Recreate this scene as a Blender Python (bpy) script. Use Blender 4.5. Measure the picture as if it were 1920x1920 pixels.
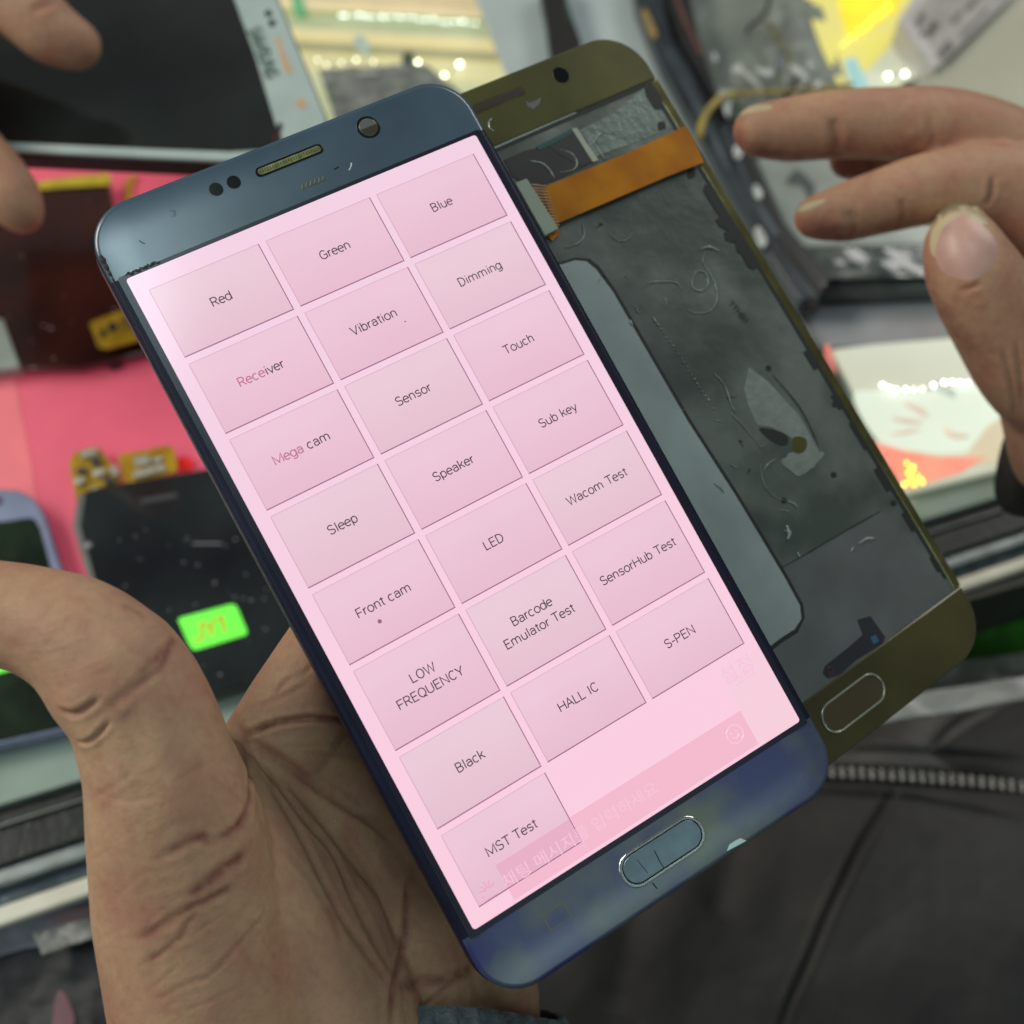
import bpy, bmesh, math, random
import numpy as np
from mathutils import Vector, Matrix
from mathutils.bvhtree import BVHTree
random.seed(4)
for o in list(bpy.data.objects): bpy.data.objects.remove(o)
scn = bpy.context.scene
COL = scn.collection
S = 0.01                      # everything below is written in centimetres

# ------------------------------------------------------------------ camera
FPX, TILT, CAMZ = 2300.0, math.radians(30), 34.6
CAM = Matrix.Translation((0, 0, CAMZ)) @ Matrix.Rotation(TILT, 4, 'X')
cd = bpy.data.cameras.new('camera'); cam = bpy.data.objects.new('camera', cd); COL.objects.link(cam)
cam.matrix_world = Matrix.Translation((0, 0, CAMZ*S)) @ Matrix.Rotation(TILT, 4, 'X')
cd.sensor_width = 36; cd.lens = 36*FPX/1920; cd.clip_start = .01; cd.clip_end = 50
cd.dof.use_dof = True; cd.dof.focus_distance = 22.0*S; cd.dof.aperture_fstop = 12.5
scn.camera = cam
scn.render.resolution_x = scn.render.resolution_y = 1024
scn.view_settings.view_transform = 'Standard'; scn.view_settings.look = 'None'
scn.view_settings.exposure = 0; scn.view_settings.gamma = 1

# ------------------------------------------------------------------ world and lamps
w = bpy.data.worlds.new('World'); scn.world = w; w.use_nodes = True
nt = w.node_tree; bg = nt.nodes['Background']
tc = nt.nodes.new('ShaderNodeTexCoord'); nz = nt.nodes.new('ShaderNodeTexNoise'); nz.inputs['Scale'].default_value = 1.6
rp = nt.nodes.new('ShaderNodeValToRGB')
rp.color_ramp.elements[0].position = .35; rp.color_ramp.elements[0].color = (.12, .13, .13, 1)
rp.color_ramp.elements[1].position = .68; rp.color_ramp.elements[1].color = (.62, .68, .66, 1)
nt.links.new(tc.outputs['Generated'], nz.inputs['Vector']); nt.links.new(nz.outputs['Fac'], rp.inputs[0]); nt.links.new(rp.outputs[0], bg.inputs[0])
bg.inputs[1].default_value = .37
def area(name, loc, target, size, size_y, energy, col):
    l = bpy.data.lights.new(name, 'AREA'); l.shape = 'RECTANGLE'; l.size = size*S; l.size_y = size_y*S; l.energy = energy; l.color = col
    o = bpy.data.objects.new(name, l); COL.objects.link(o); o.location = Vector(loc)*S
    o.rotation_euler = (Vector(target)-Vector(loc)).to_track_quat('-Z', 'Y').to_euler(); return o
area('unseen_lamp', (-118, 45, 105), (0, 10, 10), 90, 40, 14.5, (1, .95, .82))
area('unseen_lamp', (85, 112, 92), (5, 10, 8), 80, 26, 6.0, (1, .97, .92))  # added back lamp, lightens the upper side of the right hand
area('unseen_lamp', (-2, 15, 120), (0, 5, 18), 32, 18, 2.0, (.72, .95, 1))  # added lamp, there to reflect in the upper left bezel
area('unseen_lamp', (86, -78, 116), (5, 0, 18), 84, 16, 1.9, (.72, 1, .92))  # added strip lamp, there only to reflect in the lower bezel
area('unseen_lamp', (-80, -40, 90), (0, 5, 5), 40, 60, 1.6, (.85, .95, 1))

# ------------------------------------------------------------------ geometry helpers
def ray(px, py):
    return CAM.to_3x3() @ Vector(((px-960)/FPX, (960-py)/FPX, -1))
def D(px, py, d): return CAM.translation + ray(px, py)*d            # point at view depth d (cm)
def U(px, py, z=0.):                                                # point on the level plane at height z
    r = ray(px, py); return CAM.translation + r*((z-CAMZ)/r.z)
def LP(M, px, py, z=0.):                                            # point in the frame M on its plane z
    Mi = M.inverted(); o = Mi @ CAM.translation; r = Mi.to_3x3() @ ray(px, py)
    return o + r*((z-o.z)/r.z)
def lin(c):
    if isinstance(c, str): c = tuple(int(c[i:i+2], 16)/255 for i in (0, 2, 4))
    return tuple((x/12.92 if x <= .04045 else ((x+.055)/1.055)**2.4) for x in c)
def ck(c): return lin(c) if isinstance(c, str) else tuple(c)

# ------------------------------------------------------------------ materials
def mat(name, col, rough=.5, metal=0, var=.12, vs=.8, bump=0, bs=6, col2=None, coat=0, spec=.5, emit=None, es=0, alpha=1, lo=.35, hi=.65, sss=0):
    m = bpy.data.materials.new(name); m.use_nodes = True; n = m.node_tree.nodes; L = m.node_tree.links
    p = n['Principled BSDF']; c = ck(col)
    p.inputs['Roughness'].default_value = rough; p.inputs['Metallic'].default_value = metal
    p.inputs['Coat Weight'].default_value = coat; p.inputs['Coat Roughness'].default_value = .04
    p.inputs['Specular IOR Level'].default_value = spec; p.inputs['Alpha'].default_value = alpha
    t = n.new('ShaderNodeTexCoord'); mp = n.new('ShaderNodeMapping'); mp.inputs['Scale'].default_value = (100, 100, 100)
    L.new(t.outputs['Object'], mp.inputs['Vector'])
    a = n.new('ShaderNodeTexNoise'); a.inputs['Scale'].default_value = vs; a.inputs['Detail'].default_value = 5
    L.new(mp.outputs[0], a.inputs['Vector'])
    r = n.new('ShaderNodeValToRGB'); r.color_ramp.elements[0].position = lo; r.color_ramp.elements[1].position = hi
    c2 = ck(col2) if col2 else tuple(min(1, x*(1+var)) for x in c); c1 = c if col2 else tuple(x*(1-var) for x in c)
    r.color_ramp.elements[0].color = (*c1, 1); r.color_ramp.elements[1].color = (*c2, 1)
    L.new(a.outputs['Fac'], r.inputs[0]); L.new(r.outputs[0], p.inputs['Base Color'])
    if bump:
        b = n.new('ShaderNodeTexNoise'); b.inputs['Scale'].default_value = bs; b.inputs['Detail'].default_value = 6
        L.new(mp.outputs[0], b.inputs['Vector']); bn = n.new('ShaderNodeBump'); bn.inputs['Strength'].default_value = bump; bn.inputs['Distance'].default_value = .0006
        L.new(b.outputs['Fac'], bn.inputs['Height']); L.new(bn.outputs[0], p.inputs['Normal'])
    if emit:
        p.inputs['Emission Color'].default_value = (*ck(emit), 1); p.inputs['Emission Strength'].default_value = es
    if sss:
        p.inputs['Subsurface Weight'].default_value = sss; p.inputs['Subsurface Radius'].default_value = (1, .35, .2); p.inputs['Subsurface Scale'].default_value = .003
    return m
def glow(name, col, es=1., col2=None, vs=.6, rough=.12, low=None, shade=.35, top=None):     # a lit display surface: its picture comes from emission
    m = bpy.data.materials.new(name); m.use_nodes = True; n = m.node_tree.nodes; L = m.node_tree.links
    p = n['Principled BSDF']; p.inputs['Base Color'].default_value = (.01, .01, .012, 1); p.inputs['Roughness'].default_value = rough; p.inputs['Specular IOR Level'].default_value = .25
    p.inputs['Emission Strength'].default_value = es
    t = n.new('ShaderNodeTexCoord'); mp = n.new('ShaderNodeMapping'); mp.inputs['Scale'].default_value = (100, 100, 100)
    a = n.new('ShaderNodeTexNoise'); a.inputs['Scale'].default_value = vs; r = n.new('ShaderNodeValToRGB')
    r.color_ramp.elements[0].position = .3; r.color_ramp.elements[1].position = .7
    r.color_ramp.elements[0].color = (*ck(col), 1); r.color_ramp.elements[1].color = (*ck(col2 or col), 1)
    L.new(t.outputs['Object'], mp.inputs[0]); L.new(mp.outputs[0], a.inputs[0]); L.new(a.outputs['Fac'], r.inputs[0]); out = r.outputs[0]
    if low:                                                         # the interface's own shading from top to bottom of the button
        sx = n.new('ShaderNodeSeparateXYZ'); L.new(t.outputs['Generated'], sx.inputs[0])
        q = n.new('ShaderNodeValToRGB'); q.color_ramp.elements[0].position = 0; q.color_ramp.elements[1].position = .8
        q.color_ramp.elements[0].color = (shade,)*3+(1,); q.color_ramp.elements[1].color = (0, 0, 0, 1); L.new(sx.outputs['Y'], q.inputs[0])
        x = n.new('ShaderNodeMix'); x.data_type = 'RGBA'; L.new(q.outputs[0], x.inputs[0]); L.new(out, x.inputs[6]); x.inputs[7].default_value = (*ck(low), 1); out = x.outputs[2]
    L.new(out, p.inputs['Emission Color'])
    return m

# ------------------------------------------------------------------ things and parts
class Thing:
    def __init__(s, name, label, cat, M=None, group=None, kind=None):
        s.M = M if isinstance(M, Matrix) else Matrix.Translation(M if M is not None else (0, 0, 0)); s.Mi = s.M.inverted()
        s.o = bpy.data.objects.new(name, None); s.o.empty_display_size = .01; COL.objects.link(s.o)
        m = s.M.copy(); m.translation = m.translation*S; s.o.matrix_world = m
        s.o['label'] = label; s.o['category'] = cat
        if group: s.o['group'] = group
def smoothing(me, on=True):
    me.polygons.foreach_set('use_smooth', [on]*len(me.polygons))
def link(name, me, parent=None, label=None):
    o = bpy.data.objects.new(name, me); COL.objects.link(o)
    if parent is not None: o.parent = parent.o if isinstance(parent, Thing) else parent
    if label: o['label'] = label
    return o
def mesh(name, V, F, m, T=None, local=False, smooth=False, bevel=0, parent=None, label=None, mi=None, seg=3):
    """V in cm; in world space unless local; T is the Thing it belongs to, parent a part when it is a sub-part"""
    V = [Vector(v) for v in V]
    if T is not None and not local: V = [T.Mi @ v for v in V]
    me = bpy.data.meshes.new(name); me.from_pydata([tuple(v*S) for v in V], [], F)
    for k in (m if isinstance(m, (list, tuple)) else [m]): me.materials.append(k)
    if mi: me.polygons.foreach_set('material_index', mi)
    bm = bmesh.new(); bm.from_mesh(me); bmesh.ops.recalc_face_normals(bm, faces=bm.faces); bm.to_mesh(me); bm.free()
    smoothing(me, smooth)
    o = link(name, me, parent if parent is not None else T, label)
    if bevel:
        b = o.modifiers.new('bevel', 'BEVEL'); b.width = bevel*S; b.segments = seg; b.limit_method = 'ANGLE'; b.angle_limit = math.radians(40)
        smoothing(me, True)
        me.set_sharp_from_angle(angle=math.radians(50)) if hasattr(me, 'set_sharp_from_angle') else None
    return o
def prism(P, top, bot):
    """outline P (list of 2-D points) between two heights"""
    n = len(P); V = [(x, y, top) for x, y in P]+[(x, y, bot) for x, y in P]
    return V, [list(range(n)), list(range(2*n-1, n-1, -1))]+[[i, i+n, (i+1) % n+n, (i+1) % n] for i in range(n)]
def extrude3(P, n, t):
    """3-D outline P pushed by vector n*t"""
    k = len(P); P = [Vector(p) for p in P]; V = P+[p+Vector(n)*t for p in P]
    return V, [list(range(k)), list(range(2*k-1, k-1, -1))]+[[i, i+k, (i+1) % k+k, (i+1) % k] for i in range(k)]
def rr(cx, cy, w_, h, r, n=8):
    P = []
    for sx, sy, a0 in ((1, 1, 0), (-1, 1, 90), (-1, -1, 180), (1, -1, 270)):
        for i in range(n+1):
            a = math.radians(a0+90*i/n); P.append((cx+sx*(w_/2-r)+r*math.cos(a), cy+sy*(h/2-r)+r*math.sin(a)))
    return P
def circ(cx, cy, r, n=28): return [(cx+r*math.cos(6.28318*i/n), cy+r*math.sin(6.28318*i/n)) for i in range(n)]
def spline(P, n=8, closed=False):
    P = [Vector(p) for p in P]; k = len(P); out = []
    for i in range(k if closed else k-1):
        g = (lambda j: P[j % k]) if closed else (lambda j: P[min(max(j, 0), k-1)])
        a, b, c, d = g(i-1), g(i), g(i+1), g(i+2)
        for q in range(n):
            t = q/n; out.append(.5*((2*b)+(c-a)*t+(2*a-5*b+4*c-d)*t*t+(3*b-a-3*c+d)*t**3))
    if not closed: out.append(P[-1])
    return out
def smooth2(P, n=6): return [tuple(v)[:2] for v in spline([(x, y, 0) for x, y in P], n, True)]
def slab(name, PX, z, th, m, T=None, bevel=.05, round_=False, label=None, parent=None, n=5):
    """a flat thing lying level: outline seen at PX, its top at height z, thickness th"""
    if round_: PX = smooth2(PX, n)
    P = [U(x, y, z) for x, y in PX]; V, F = extrude3(P, (0, 0, -1), th)
    return mesh(name, V, F, m, T, bevel=bevel, label=label, parent=parent)
def tube(P, r, n=8, taper=None):
    P = [Vector(p) for p in P]; V = []; F = []; k = len(P)
    up = Vector((0.13, .2, 1)).normalized()
    for i, p in enumerate(P):
        t = (P[min(i+1, k-1)]-P[max(i-1, 0)]).normalized(); a = t.cross(up).normalized(); b = t.cross(a)
        q = r(i/(k-1)) if callable(r) else r
        for j in range(n):
            g = 6.28318*j/n; V.append(p+a*math.cos(g)*q+b*math.sin(g)*q)
    for i in range(k-1):
        for j in range(n): F.append([i*n+j, i*n+(j+1) % n, (i+1)*n+(j+1) % n, (i+1)*n+j])
    F.append(list(range(n))[::-1]); F.append([(k-1)*n+j for j in range(n)])
    return V, F
def merge(parts):
    V = []; F = []
    for v, f in parts:
        o = len(V); V += list(v); F += [[i+o for i in q] for q in f]
    return V, F
def box(x0, x1, y0, y1, z0, z1): return prism([(x0, y0), (x1, y0), (x1, y1), (x0, y1)], z1, z0)
def sphere(c, r, n=10, sc=(1, 1, 1)):
    c = Vector(c); V = []; F = []; m = n//2
    for i in range(m+1):
        for j in range(n):
            a = math.pi*i/m; b = 6.28318*j/n; V.append(c+Vector((math.sin(a)*math.cos(b)*sc[0], math.sin(a)*math.sin(b)*sc[1], math.cos(a)*sc[2]))*r)
    for i in range(m):
        for j in range(n): F.append([i*n+j, (i+1)*n+j, (i+1)*n+(j+1) % n, i*n+(j+1) % n])
    return V, F
# ------------------------------------------------------------------ a plain grotesque drawn stroke by stroke (capital height 1)
def arc(cx, cy, rx, ry, a0, a1, n=0):
    n = n or max(3, int(abs(a1-a0)/18)); return [(cx+rx*math.cos(math.radians(a0+(a1-a0)*i/n)), cy+ry*math.sin(math.radians(a0+(a1-a0)*i/n))) for i in range(n+1)]
def letter(ch):
    """(advance, list of centre-line strokes)"""
    bowl = arc(.28, .36, .235, .36, 0, 360, 22)
    hump = lambda x, w_: [(x, 0), (x, .46)]+arc(x+w_/2, .46, w_/2, .26, 180, 0)+[(x+w_, 0)]
    if ch == 'A': return .70, [[(.03, 0), (.33, 1), (.63, 0)], [(.14, .33), (.52, .33)]]
    if ch == 'B': return .69, [[(.1, 0), (.1, 1), (.34, 1)]+arc(.34, .76, .2, .24, 90, -90)+[(.1, .52)], [(.34, .52)]+arc(.35, .26, .235, .26, 90, -90)+[(.1, 0)]]
    if ch == 'C': return .72, [arc(.37, .5, .29, .5, 42, 318)]
    if ch == 'D': return .73, [[(.1, 0), (.1, 1), (.28, 1)]+arc(.28, .5, .35, .5, 90, -90)+[(.1, 0)]]
    if ch == 'E': return .64, [[(.57, 1), (.1, 1), (.1, 0), (.58, 0)], [(.1, .53), (.51, .53)]]
    if ch == 'F': return .62, [[(.57, 1), (.1, 1), (.1, 0)], [(.1, .5), (.51, .5)]]
    if ch == 'G': return .76, [arc(.38, .5, .3, .5, 42, 300)+[(.66, .13), (.66, .47), (.4, .47)]]
    if ch == 'H': return .79, [[(.1, 0), (.1, 1)], [(.68, 0), (.68, 1)], [(.1, .52), (.68, .52)]]
    if ch == 'I': return .30, [[(.15, 0), (.15, 1)]]
    if ch == 'J': return .62, [[(.5, 1), (.5, .28)]+arc(.28, .25, .22, .25, 0, -170)]
    if ch == 'L': return .60, [[(.1, 1), (.1, 0), (.55, 0)]]
    if ch == 'M': return .97, [[(.1, 0), (.1, 1), (.48, .12), (.86, 1), (.86, 0)]]
    if ch == 'N': return .79, [[(.1, 0), (.1, 1), (.68, 0), (.68, 1)]]
    if ch == 'O': return .77, [arc(.38, .5, .3, .5, 0, 360, 26)]
    if ch == 'P': return .70, [[(.1, 0), (.1, 1), (.37, 1)]+arc(.37, .74, .23, .27, 90, -90)+[(.1, .47)]]
    if ch == 'Q': return .77, [arc(.38, .5, .3, .5, 0, 360, 26), [(.42, .16), (.66, -.1)]]
    if ch == 'R': return .70, [[(.1, 0), (.1, 1), (.35, 1)]+arc(.35, .74, .23, .26, 90, -90)+[(.1, .48)], [(.36, .48), (.62, 0)]]
    if ch == 'S': return .68, [arc(.33, .75, .235, .25, 25, 235, 10)+[(.33, .5)]+arc(.34, .26, .25, .26, 52, -155, 11)]
    if ch == 'T': return .69, [[(.02, 1), (.66, 1)], [(.34, 1), (.34, 0)]]
    if ch == 'U': return .75, [[(.1, 1), (.1, .3)]+arc(.37, .28, .27, .28, 180, 360)+[(.64, 1)]]
    if ch == 'V': return .71, [[(.03, 1), (.35, 0), (.67, 1)]]
    if ch == 'W': return 1.0, [[(.04, 1), (.27, 0), (.5, .95), (.74, 0), (.96, 1)]]
    if ch == 'Y': return .68, [[(.03, 1), (.33, .42), (.63, 1)], [(.33, .42), (.33, 0)]]
    if ch == 'a': return .61, [arc(.29, .5, .2, .22, 165, 0)+[(.49, .1), (.52, 0)], [(.49, .42), (.3, .42)]+arc(.27, .21, .195, .21, 90, 270)+[(.36, .03), (.49, .14)]]
    if ch == 'b': return .62, [[(.09, 0), (.09, 1.05)], arc(.31, .36, .225, .36, 0, 360, 22)]
    if ch == 'c': return .58, [arc(.29, .36, .235, .36, 48, 312)]
    if ch == 'd': return .62, [[(.53, 0), (.53, 1.05)], bowl]
    if ch == 'e': return .59, [[(.06, .39), (.53, .39)]+arc(.29, .36, .24, .36, 8, 315)]
    if ch == 'g': return .62, [bowl, [(.53, .72), (.53, 0)]+arc(.3, -.03, .23, .24, 0, -145)]
    if ch == 'h': return .62, [[(.09, 0), (.09, 1.05)], hump(.09, .41)]
    if ch == 'i': return .27, [[(.135, 0), (.135, .72)], [(.135, .90), (.135, 1.0)]]
    if ch == 'k': return .57, [[(.09, 0), (.09, 1.05)], [(.48, .72), (.09, .28)], [(.23, .43), (.52, 0)]]
    if ch == 'l': return .27, [[(.135, 0), (.135, 1.05)]]
    if ch == 'm': return .98, [[(.09, 0), (.09, .72)], hump(.09, .37), hump(.46, .38)]
    if ch == 'n': return .62, [[(.09, 0), (.09, .72)], hump(.09, .41)]
    if ch == 'o': return .63, [arc(.31, .36, .25, .36, 0, 360, 22)]
    if ch == 'p': return .62, [[(.09, -.26), (.09, .72)], arc(.31, .36, .225, .36, 0, 360, 22)]
    if ch == 'r': return .39, [[(.09, 0), (.09, .72)], [(.09, .45)]+arc(.32, .45, .21, .25, 170, 85)]
    if ch == 's': return .57, [arc(.28, .54, .19, .18, 20, 225, 9)+[(.28, .365)]+arc(.28, .19, .205, .19, 50, -155, 9)]
    if ch == 't': return .37, [[(.18, .92), (.18, .15)]+arc(.29, .15, .11, .14, 180, 275), [(.02, .72), (.34, .72)]]
    if ch == 'u': return .62, [[(.09, .72), (.09, .24)]+arc(.3, .24, .21, .24, 180, 360)+[(.51, .24), (.51, .72)], [(.51, .2), (.51, 0)]]
    if ch == 'v': return .55, [[(.03, .72), (.27, 0), (.51, .72)]]
    if ch == 'y': return .54, [[(.03, .72), (.28, .02)], [(.51, .72), (.25, -.08)]+arc(.12, -.08, .13, .16, 0, -95)]
    if ch == '-': return .40, [[(.04, .42), (.34, .42)]]
    if ch == '1': return .45, [[(.1, .82), (.3, 1), (.3, 0)]]
    if ch == ' ': return .34, []
    return None
def ribbon(P, h, z):
    """flat band of half width h along P"""
    P = [Vector((a, b)) for a, b in P]; V = []; k = len(P); closed = (P[0]-P[-1]).length < 1e-4
    for i in range(k):
        a = P[i-1] if i else (P[-2] if closed else P[0]); b = P[i]; c = P[i+1] if i < k-1 else (P[1] if closed else P[-1])
        d1 = (b-a).normalized() if (b-a).length > 1e-6 else (c-b).normalized(); d2 = (c-b).normalized() if (c-b).length > 1e-6 else d1
        n1 = Vector((-d1.y, d1.x)); n2 = Vector((-d2.y, d2.x)); m = (n1+n2); m = m.normalized() if m.length > .05 else n1
        q = h/max(m.dot(n1), .45)
        e = Vector((0, 0))
        if not closed and i == 0: e = -d2*h*.0
        V += [(b.x+m.x*q, b.y+m.y*q, z), (b.x-m.x*q, b.y-m.y*q, z)]
    return V, [[2*i, 2*i+1, 2*i+3, 2*i+2] for i in range(k-1)]
def glyphs(body, cap, xs, sel=None, weight=.058):
    parts = []; x = 0
    for i, ch in enumerate(body):
        adv, st = letter(ch)
        if sel is None or sel[0] <= i < sel[1]:
            for q, s_ in enumerate(st):
                parts.append(ribbon([((x+a)*cap*xs, (weight+b*(1-2*weight))*cap) for a, b in s_], weight*cap, (q+(i % 2)*.5)*.0008))
        x += adv
    wd = x*cap*xs; V, F = merge(parts)
    return [(a-wd/2, b, c) for a, b, c in V], F
_H = None
def text_mesh(name, body, cap, m, T, pos, rot=0., xs=1.17, parent=None, label=None, M=None, sel=None, weight=.056):
    """lettering of capital height cap (cm) centred at pos in the thing's frame (or in frame M)"""
    global _H
    R = Matrix.Rotation(rot, 3, 'Z')
    if all(letter(ch) for ch in body):
        V, F = glyphs(body, cap, xs, sel, weight); V = [Vector((a, b-cap/2, c)) for a, b, c in V]
        me = bpy.data.meshes.new(name)
    else:
        def conv(b):
            c = bpy.data.curves.new('t', 'FONT'); c.body = b; c.size = 1
            o = bpy.data.objects.new('t', c); COL.objects.link(o)
            dg = bpy.context.evaluated_depsgraph_get(); me = bpy.data.meshes.new_from_object(o.evaluated_get(dg))
            V = [v.co.copy() for v in me.vertices]; F = [list(p.vertices) for p in me.polygons]
            bpy.data.objects.remove(o); bpy.data.curves.remove(c); bpy.data.meshes.remove(me); return V, F
        if _H is None: _H = max(v.y for v in conv('H')[0])
        V, F = conv(body); me = bpy.data.meshes.new(name); k = cap/_H
        cx = (max(v.x for v in V)+min(v.x for v in V))/2; cy = (max(v.y for v in V)+min(v.y for v in V))/2
        V = [Vector(((v.x-cx)*k*xs, (v.y-cy)*k, 0)) for v in V]
    out = []
    for v in V:
        p = Vector(pos)+R @ v
        if M is not None: p = T.Mi @ (M @ p)
        out.append(tuple(p*S))
    me.from_pydata(out, [], F); me.materials.append(m)
    return link(name, me, parent if parent is not None else T, label)

# ------------------------------------------------------------------ organic bodies (hands)
def skin_mat(name, base, dark, red):
    m = bpy.data.materials.new(name); m.use_nodes = True; n = m.node_tree.nodes; L = m.node_tree.links
    p = n['Principled BSDF']; p.inputs['Roughness'].default_value = .55; p.inputs['Specular IOR Level'].default_value = .32
    p.inputs['Subsurface Weight'].default_value = .2; p.inputs['Subsurface Radius'].default_value = (1, .35, .18); p.inputs['Subsurface Scale'].default_value = .0035
    t = n.new('ShaderNodeTexCoord'); mp = n.new('ShaderNodeMapping'); mp.inputs['Scale'].default_value = (100,)*3; L.new(t.outputs['Object'], mp.inputs[0])
    def noise(sc, det=5, vec=None):
        a = n.new('ShaderNodeTexNoise'); a.inputs['Scale'].default_value = sc; a.inputs['Detail'].default_value = det; L.new(vec or mp.outputs[0], a.inputs['Vector']); return a.outputs['Fac']
    def ramp(f, a, b, ca, cb):
        r = n.new('ShaderNodeValToRGB'); r.color_ramp.elements[0].position = a; r.color_ramp.elements[1].position = b
        r.color_ramp.elements[0].color = (*ca, 1); r.color_ramp.elements[1].color = (*cb, 1); L.new(f, r.inputs[0]); return r.outputs[0]
    def mix(f, a, b, k=1.):
        x = n.new('ShaderNodeMix'); x.data_type = 'RGBA'
        if k != 1:
            q = n.new('ShaderNodeMath'); q.operation = 'MULTIPLY'; q.inputs[1].default_value = k; L.new(f, q.inputs[0]); f = q.outputs[0]
        L.new(f, x.inputs[0]); L.new(a, x.inputs[6])
        if isinstance(b, tuple): x.inputs[7].default_value = (*b, 1)
        else: L.new(b, x.inputs[7])
        return x.outputs[2]
    c = ramp(noise(.55, 3), .35, .65, ck(base), ck(dark))
    c = mix(ramp(noise(1.1, 6), .48, .72, (0,)*3, (1,)*3), c, ck(red), .45)
    c = mix(ramp(noise(7, 8), .45, .75, (0,)*3, (1,)*3), c, tuple(x*.72 for x in ck(dark)), .35)
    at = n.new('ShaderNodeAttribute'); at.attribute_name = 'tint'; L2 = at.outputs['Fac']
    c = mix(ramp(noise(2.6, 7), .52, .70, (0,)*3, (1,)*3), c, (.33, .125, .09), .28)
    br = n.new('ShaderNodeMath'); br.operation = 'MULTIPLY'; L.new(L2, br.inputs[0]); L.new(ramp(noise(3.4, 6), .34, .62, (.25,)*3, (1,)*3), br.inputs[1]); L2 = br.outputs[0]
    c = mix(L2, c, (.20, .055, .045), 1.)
    L.new(c, p.inputs['Base Color'])
    # fine furrows: stretched voronoi + noise
    v = n.new('ShaderNodeTexVoronoi'); v.feature = 'DISTANCE_TO_EDGE'; v.inputs['Scale'].default_value = 11
    mp2 = n.new('ShaderNodeMapping'); mp2.inputs['Scale'].default_value = (1.5, .8, 1); mp2.inputs['Rotation'].default_value = (0, 0, .6); L.new(mp.outputs[0], mp2.inputs[0]); L.new(mp2.outputs[0], v.inputs['Vector'])
    b1 = n.new('ShaderNodeBump'); b1.inputs['Strength'].default_value = .26; b1.inputs['Distance'].default_value = .0003; L.new(v.outputs['Distance'], b1.inputs['Height'])
    b2 = n.new('ShaderNodeBump'); b2.inputs['Strength'].default_value = .3; b2.inputs['Distance'].default_value = .0009; L.new(noise(3.2, 7), b2.inputs['Height']); L.new(b1.outputs[0], b2.inputs['Normal'])
    L.new(b2.outputs[0], p.inputs['Normal'])
    return m
def capsules(chains, scale=1.):
    """chains of (px, py, depth, radius cm) -> overlapping spheres and cones"""
    parts = []
    for ch in chains:
        pts = [(D(a, b, c), r) for a, b, c, r in ch]
        dense = []
        sp = spline([p for p, r in pts], 6)
        for i, q in enumerate(sp):
            f = i/6; j = min(int(f), len(pts)-1); g = f-j; r = pts[j][1]*(1-g)+pts[min(j+1, len(pts)-1)][1]*g; dense.append((q, r))
        for q, r in dense: parts.append(sphere(q, r, 20))
        if len(dense) > 1:
            rs = [r for q, r in dense]
            parts.append(tube([q for q, r in dense], lambda t: rs[min(int(round(t*(len(rs)-1))), len(rs)-1)], 20))
    return merge(parts)
def carve(co, bvh, creases):
    """furrows along lines seen on a surface: (outline, width, depth, dark red tint) -> displacement and tint per vertex"""
    N = len(co)
    tint = np.zeros(N); disp = np.zeros(N)
    for PX, wd, dp, tn in creases:
        pts = []
        for q in spline([(x, y, 0) for x, y in PX], 14):
            h = bvh.ray_cast(CAM.translation, ray(q.x, q.y).normalized())[0]
            if h is not None: pts.append(h)
        if len(pts) < 2: continue
        P = np.array([tuple(p) for p in pts]); L_ = len(P); best = np.full(N, 1e9); tt = np.zeros(N)
        lo = P.min(0)-wd*4; hi = P.max(0)+wd*4; idx = np.where(((co > lo) & (co < hi)).all(1))[0]
        c = co[idx]
        bb = np.full(len(idx), 1e9); bt = np.zeros(len(idx))
        for i in range(L_-1):
            a, b = P[i], P[i+1]; ab = b-a; q = np.clip(((c-a)@ab)/max(ab@ab, 1e-9), 0, 1); d = np.linalg.norm(c-(a+q[:, None]*ab), axis=1)
            k = d < bb; bb[k] = d[k]; bt[k] = (i+q[k])/(L_-1)
        fade = np.minimum(1, np.minimum(bt, 1-bt)*5+.15)
        g = np.exp(-(bb/wd)**2)*fade; disp[idx] -= dp*g
        if dp > 0: disp[idx] += .3*dp*np.exp(-((bb-2.1*wd)/wd)**2)*fade
        tint[idx] = np.maximum(tint[idx], tn*np.exp(-(bb/(wd*1.25))**2)*fade)
    return disp, tint
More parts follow.
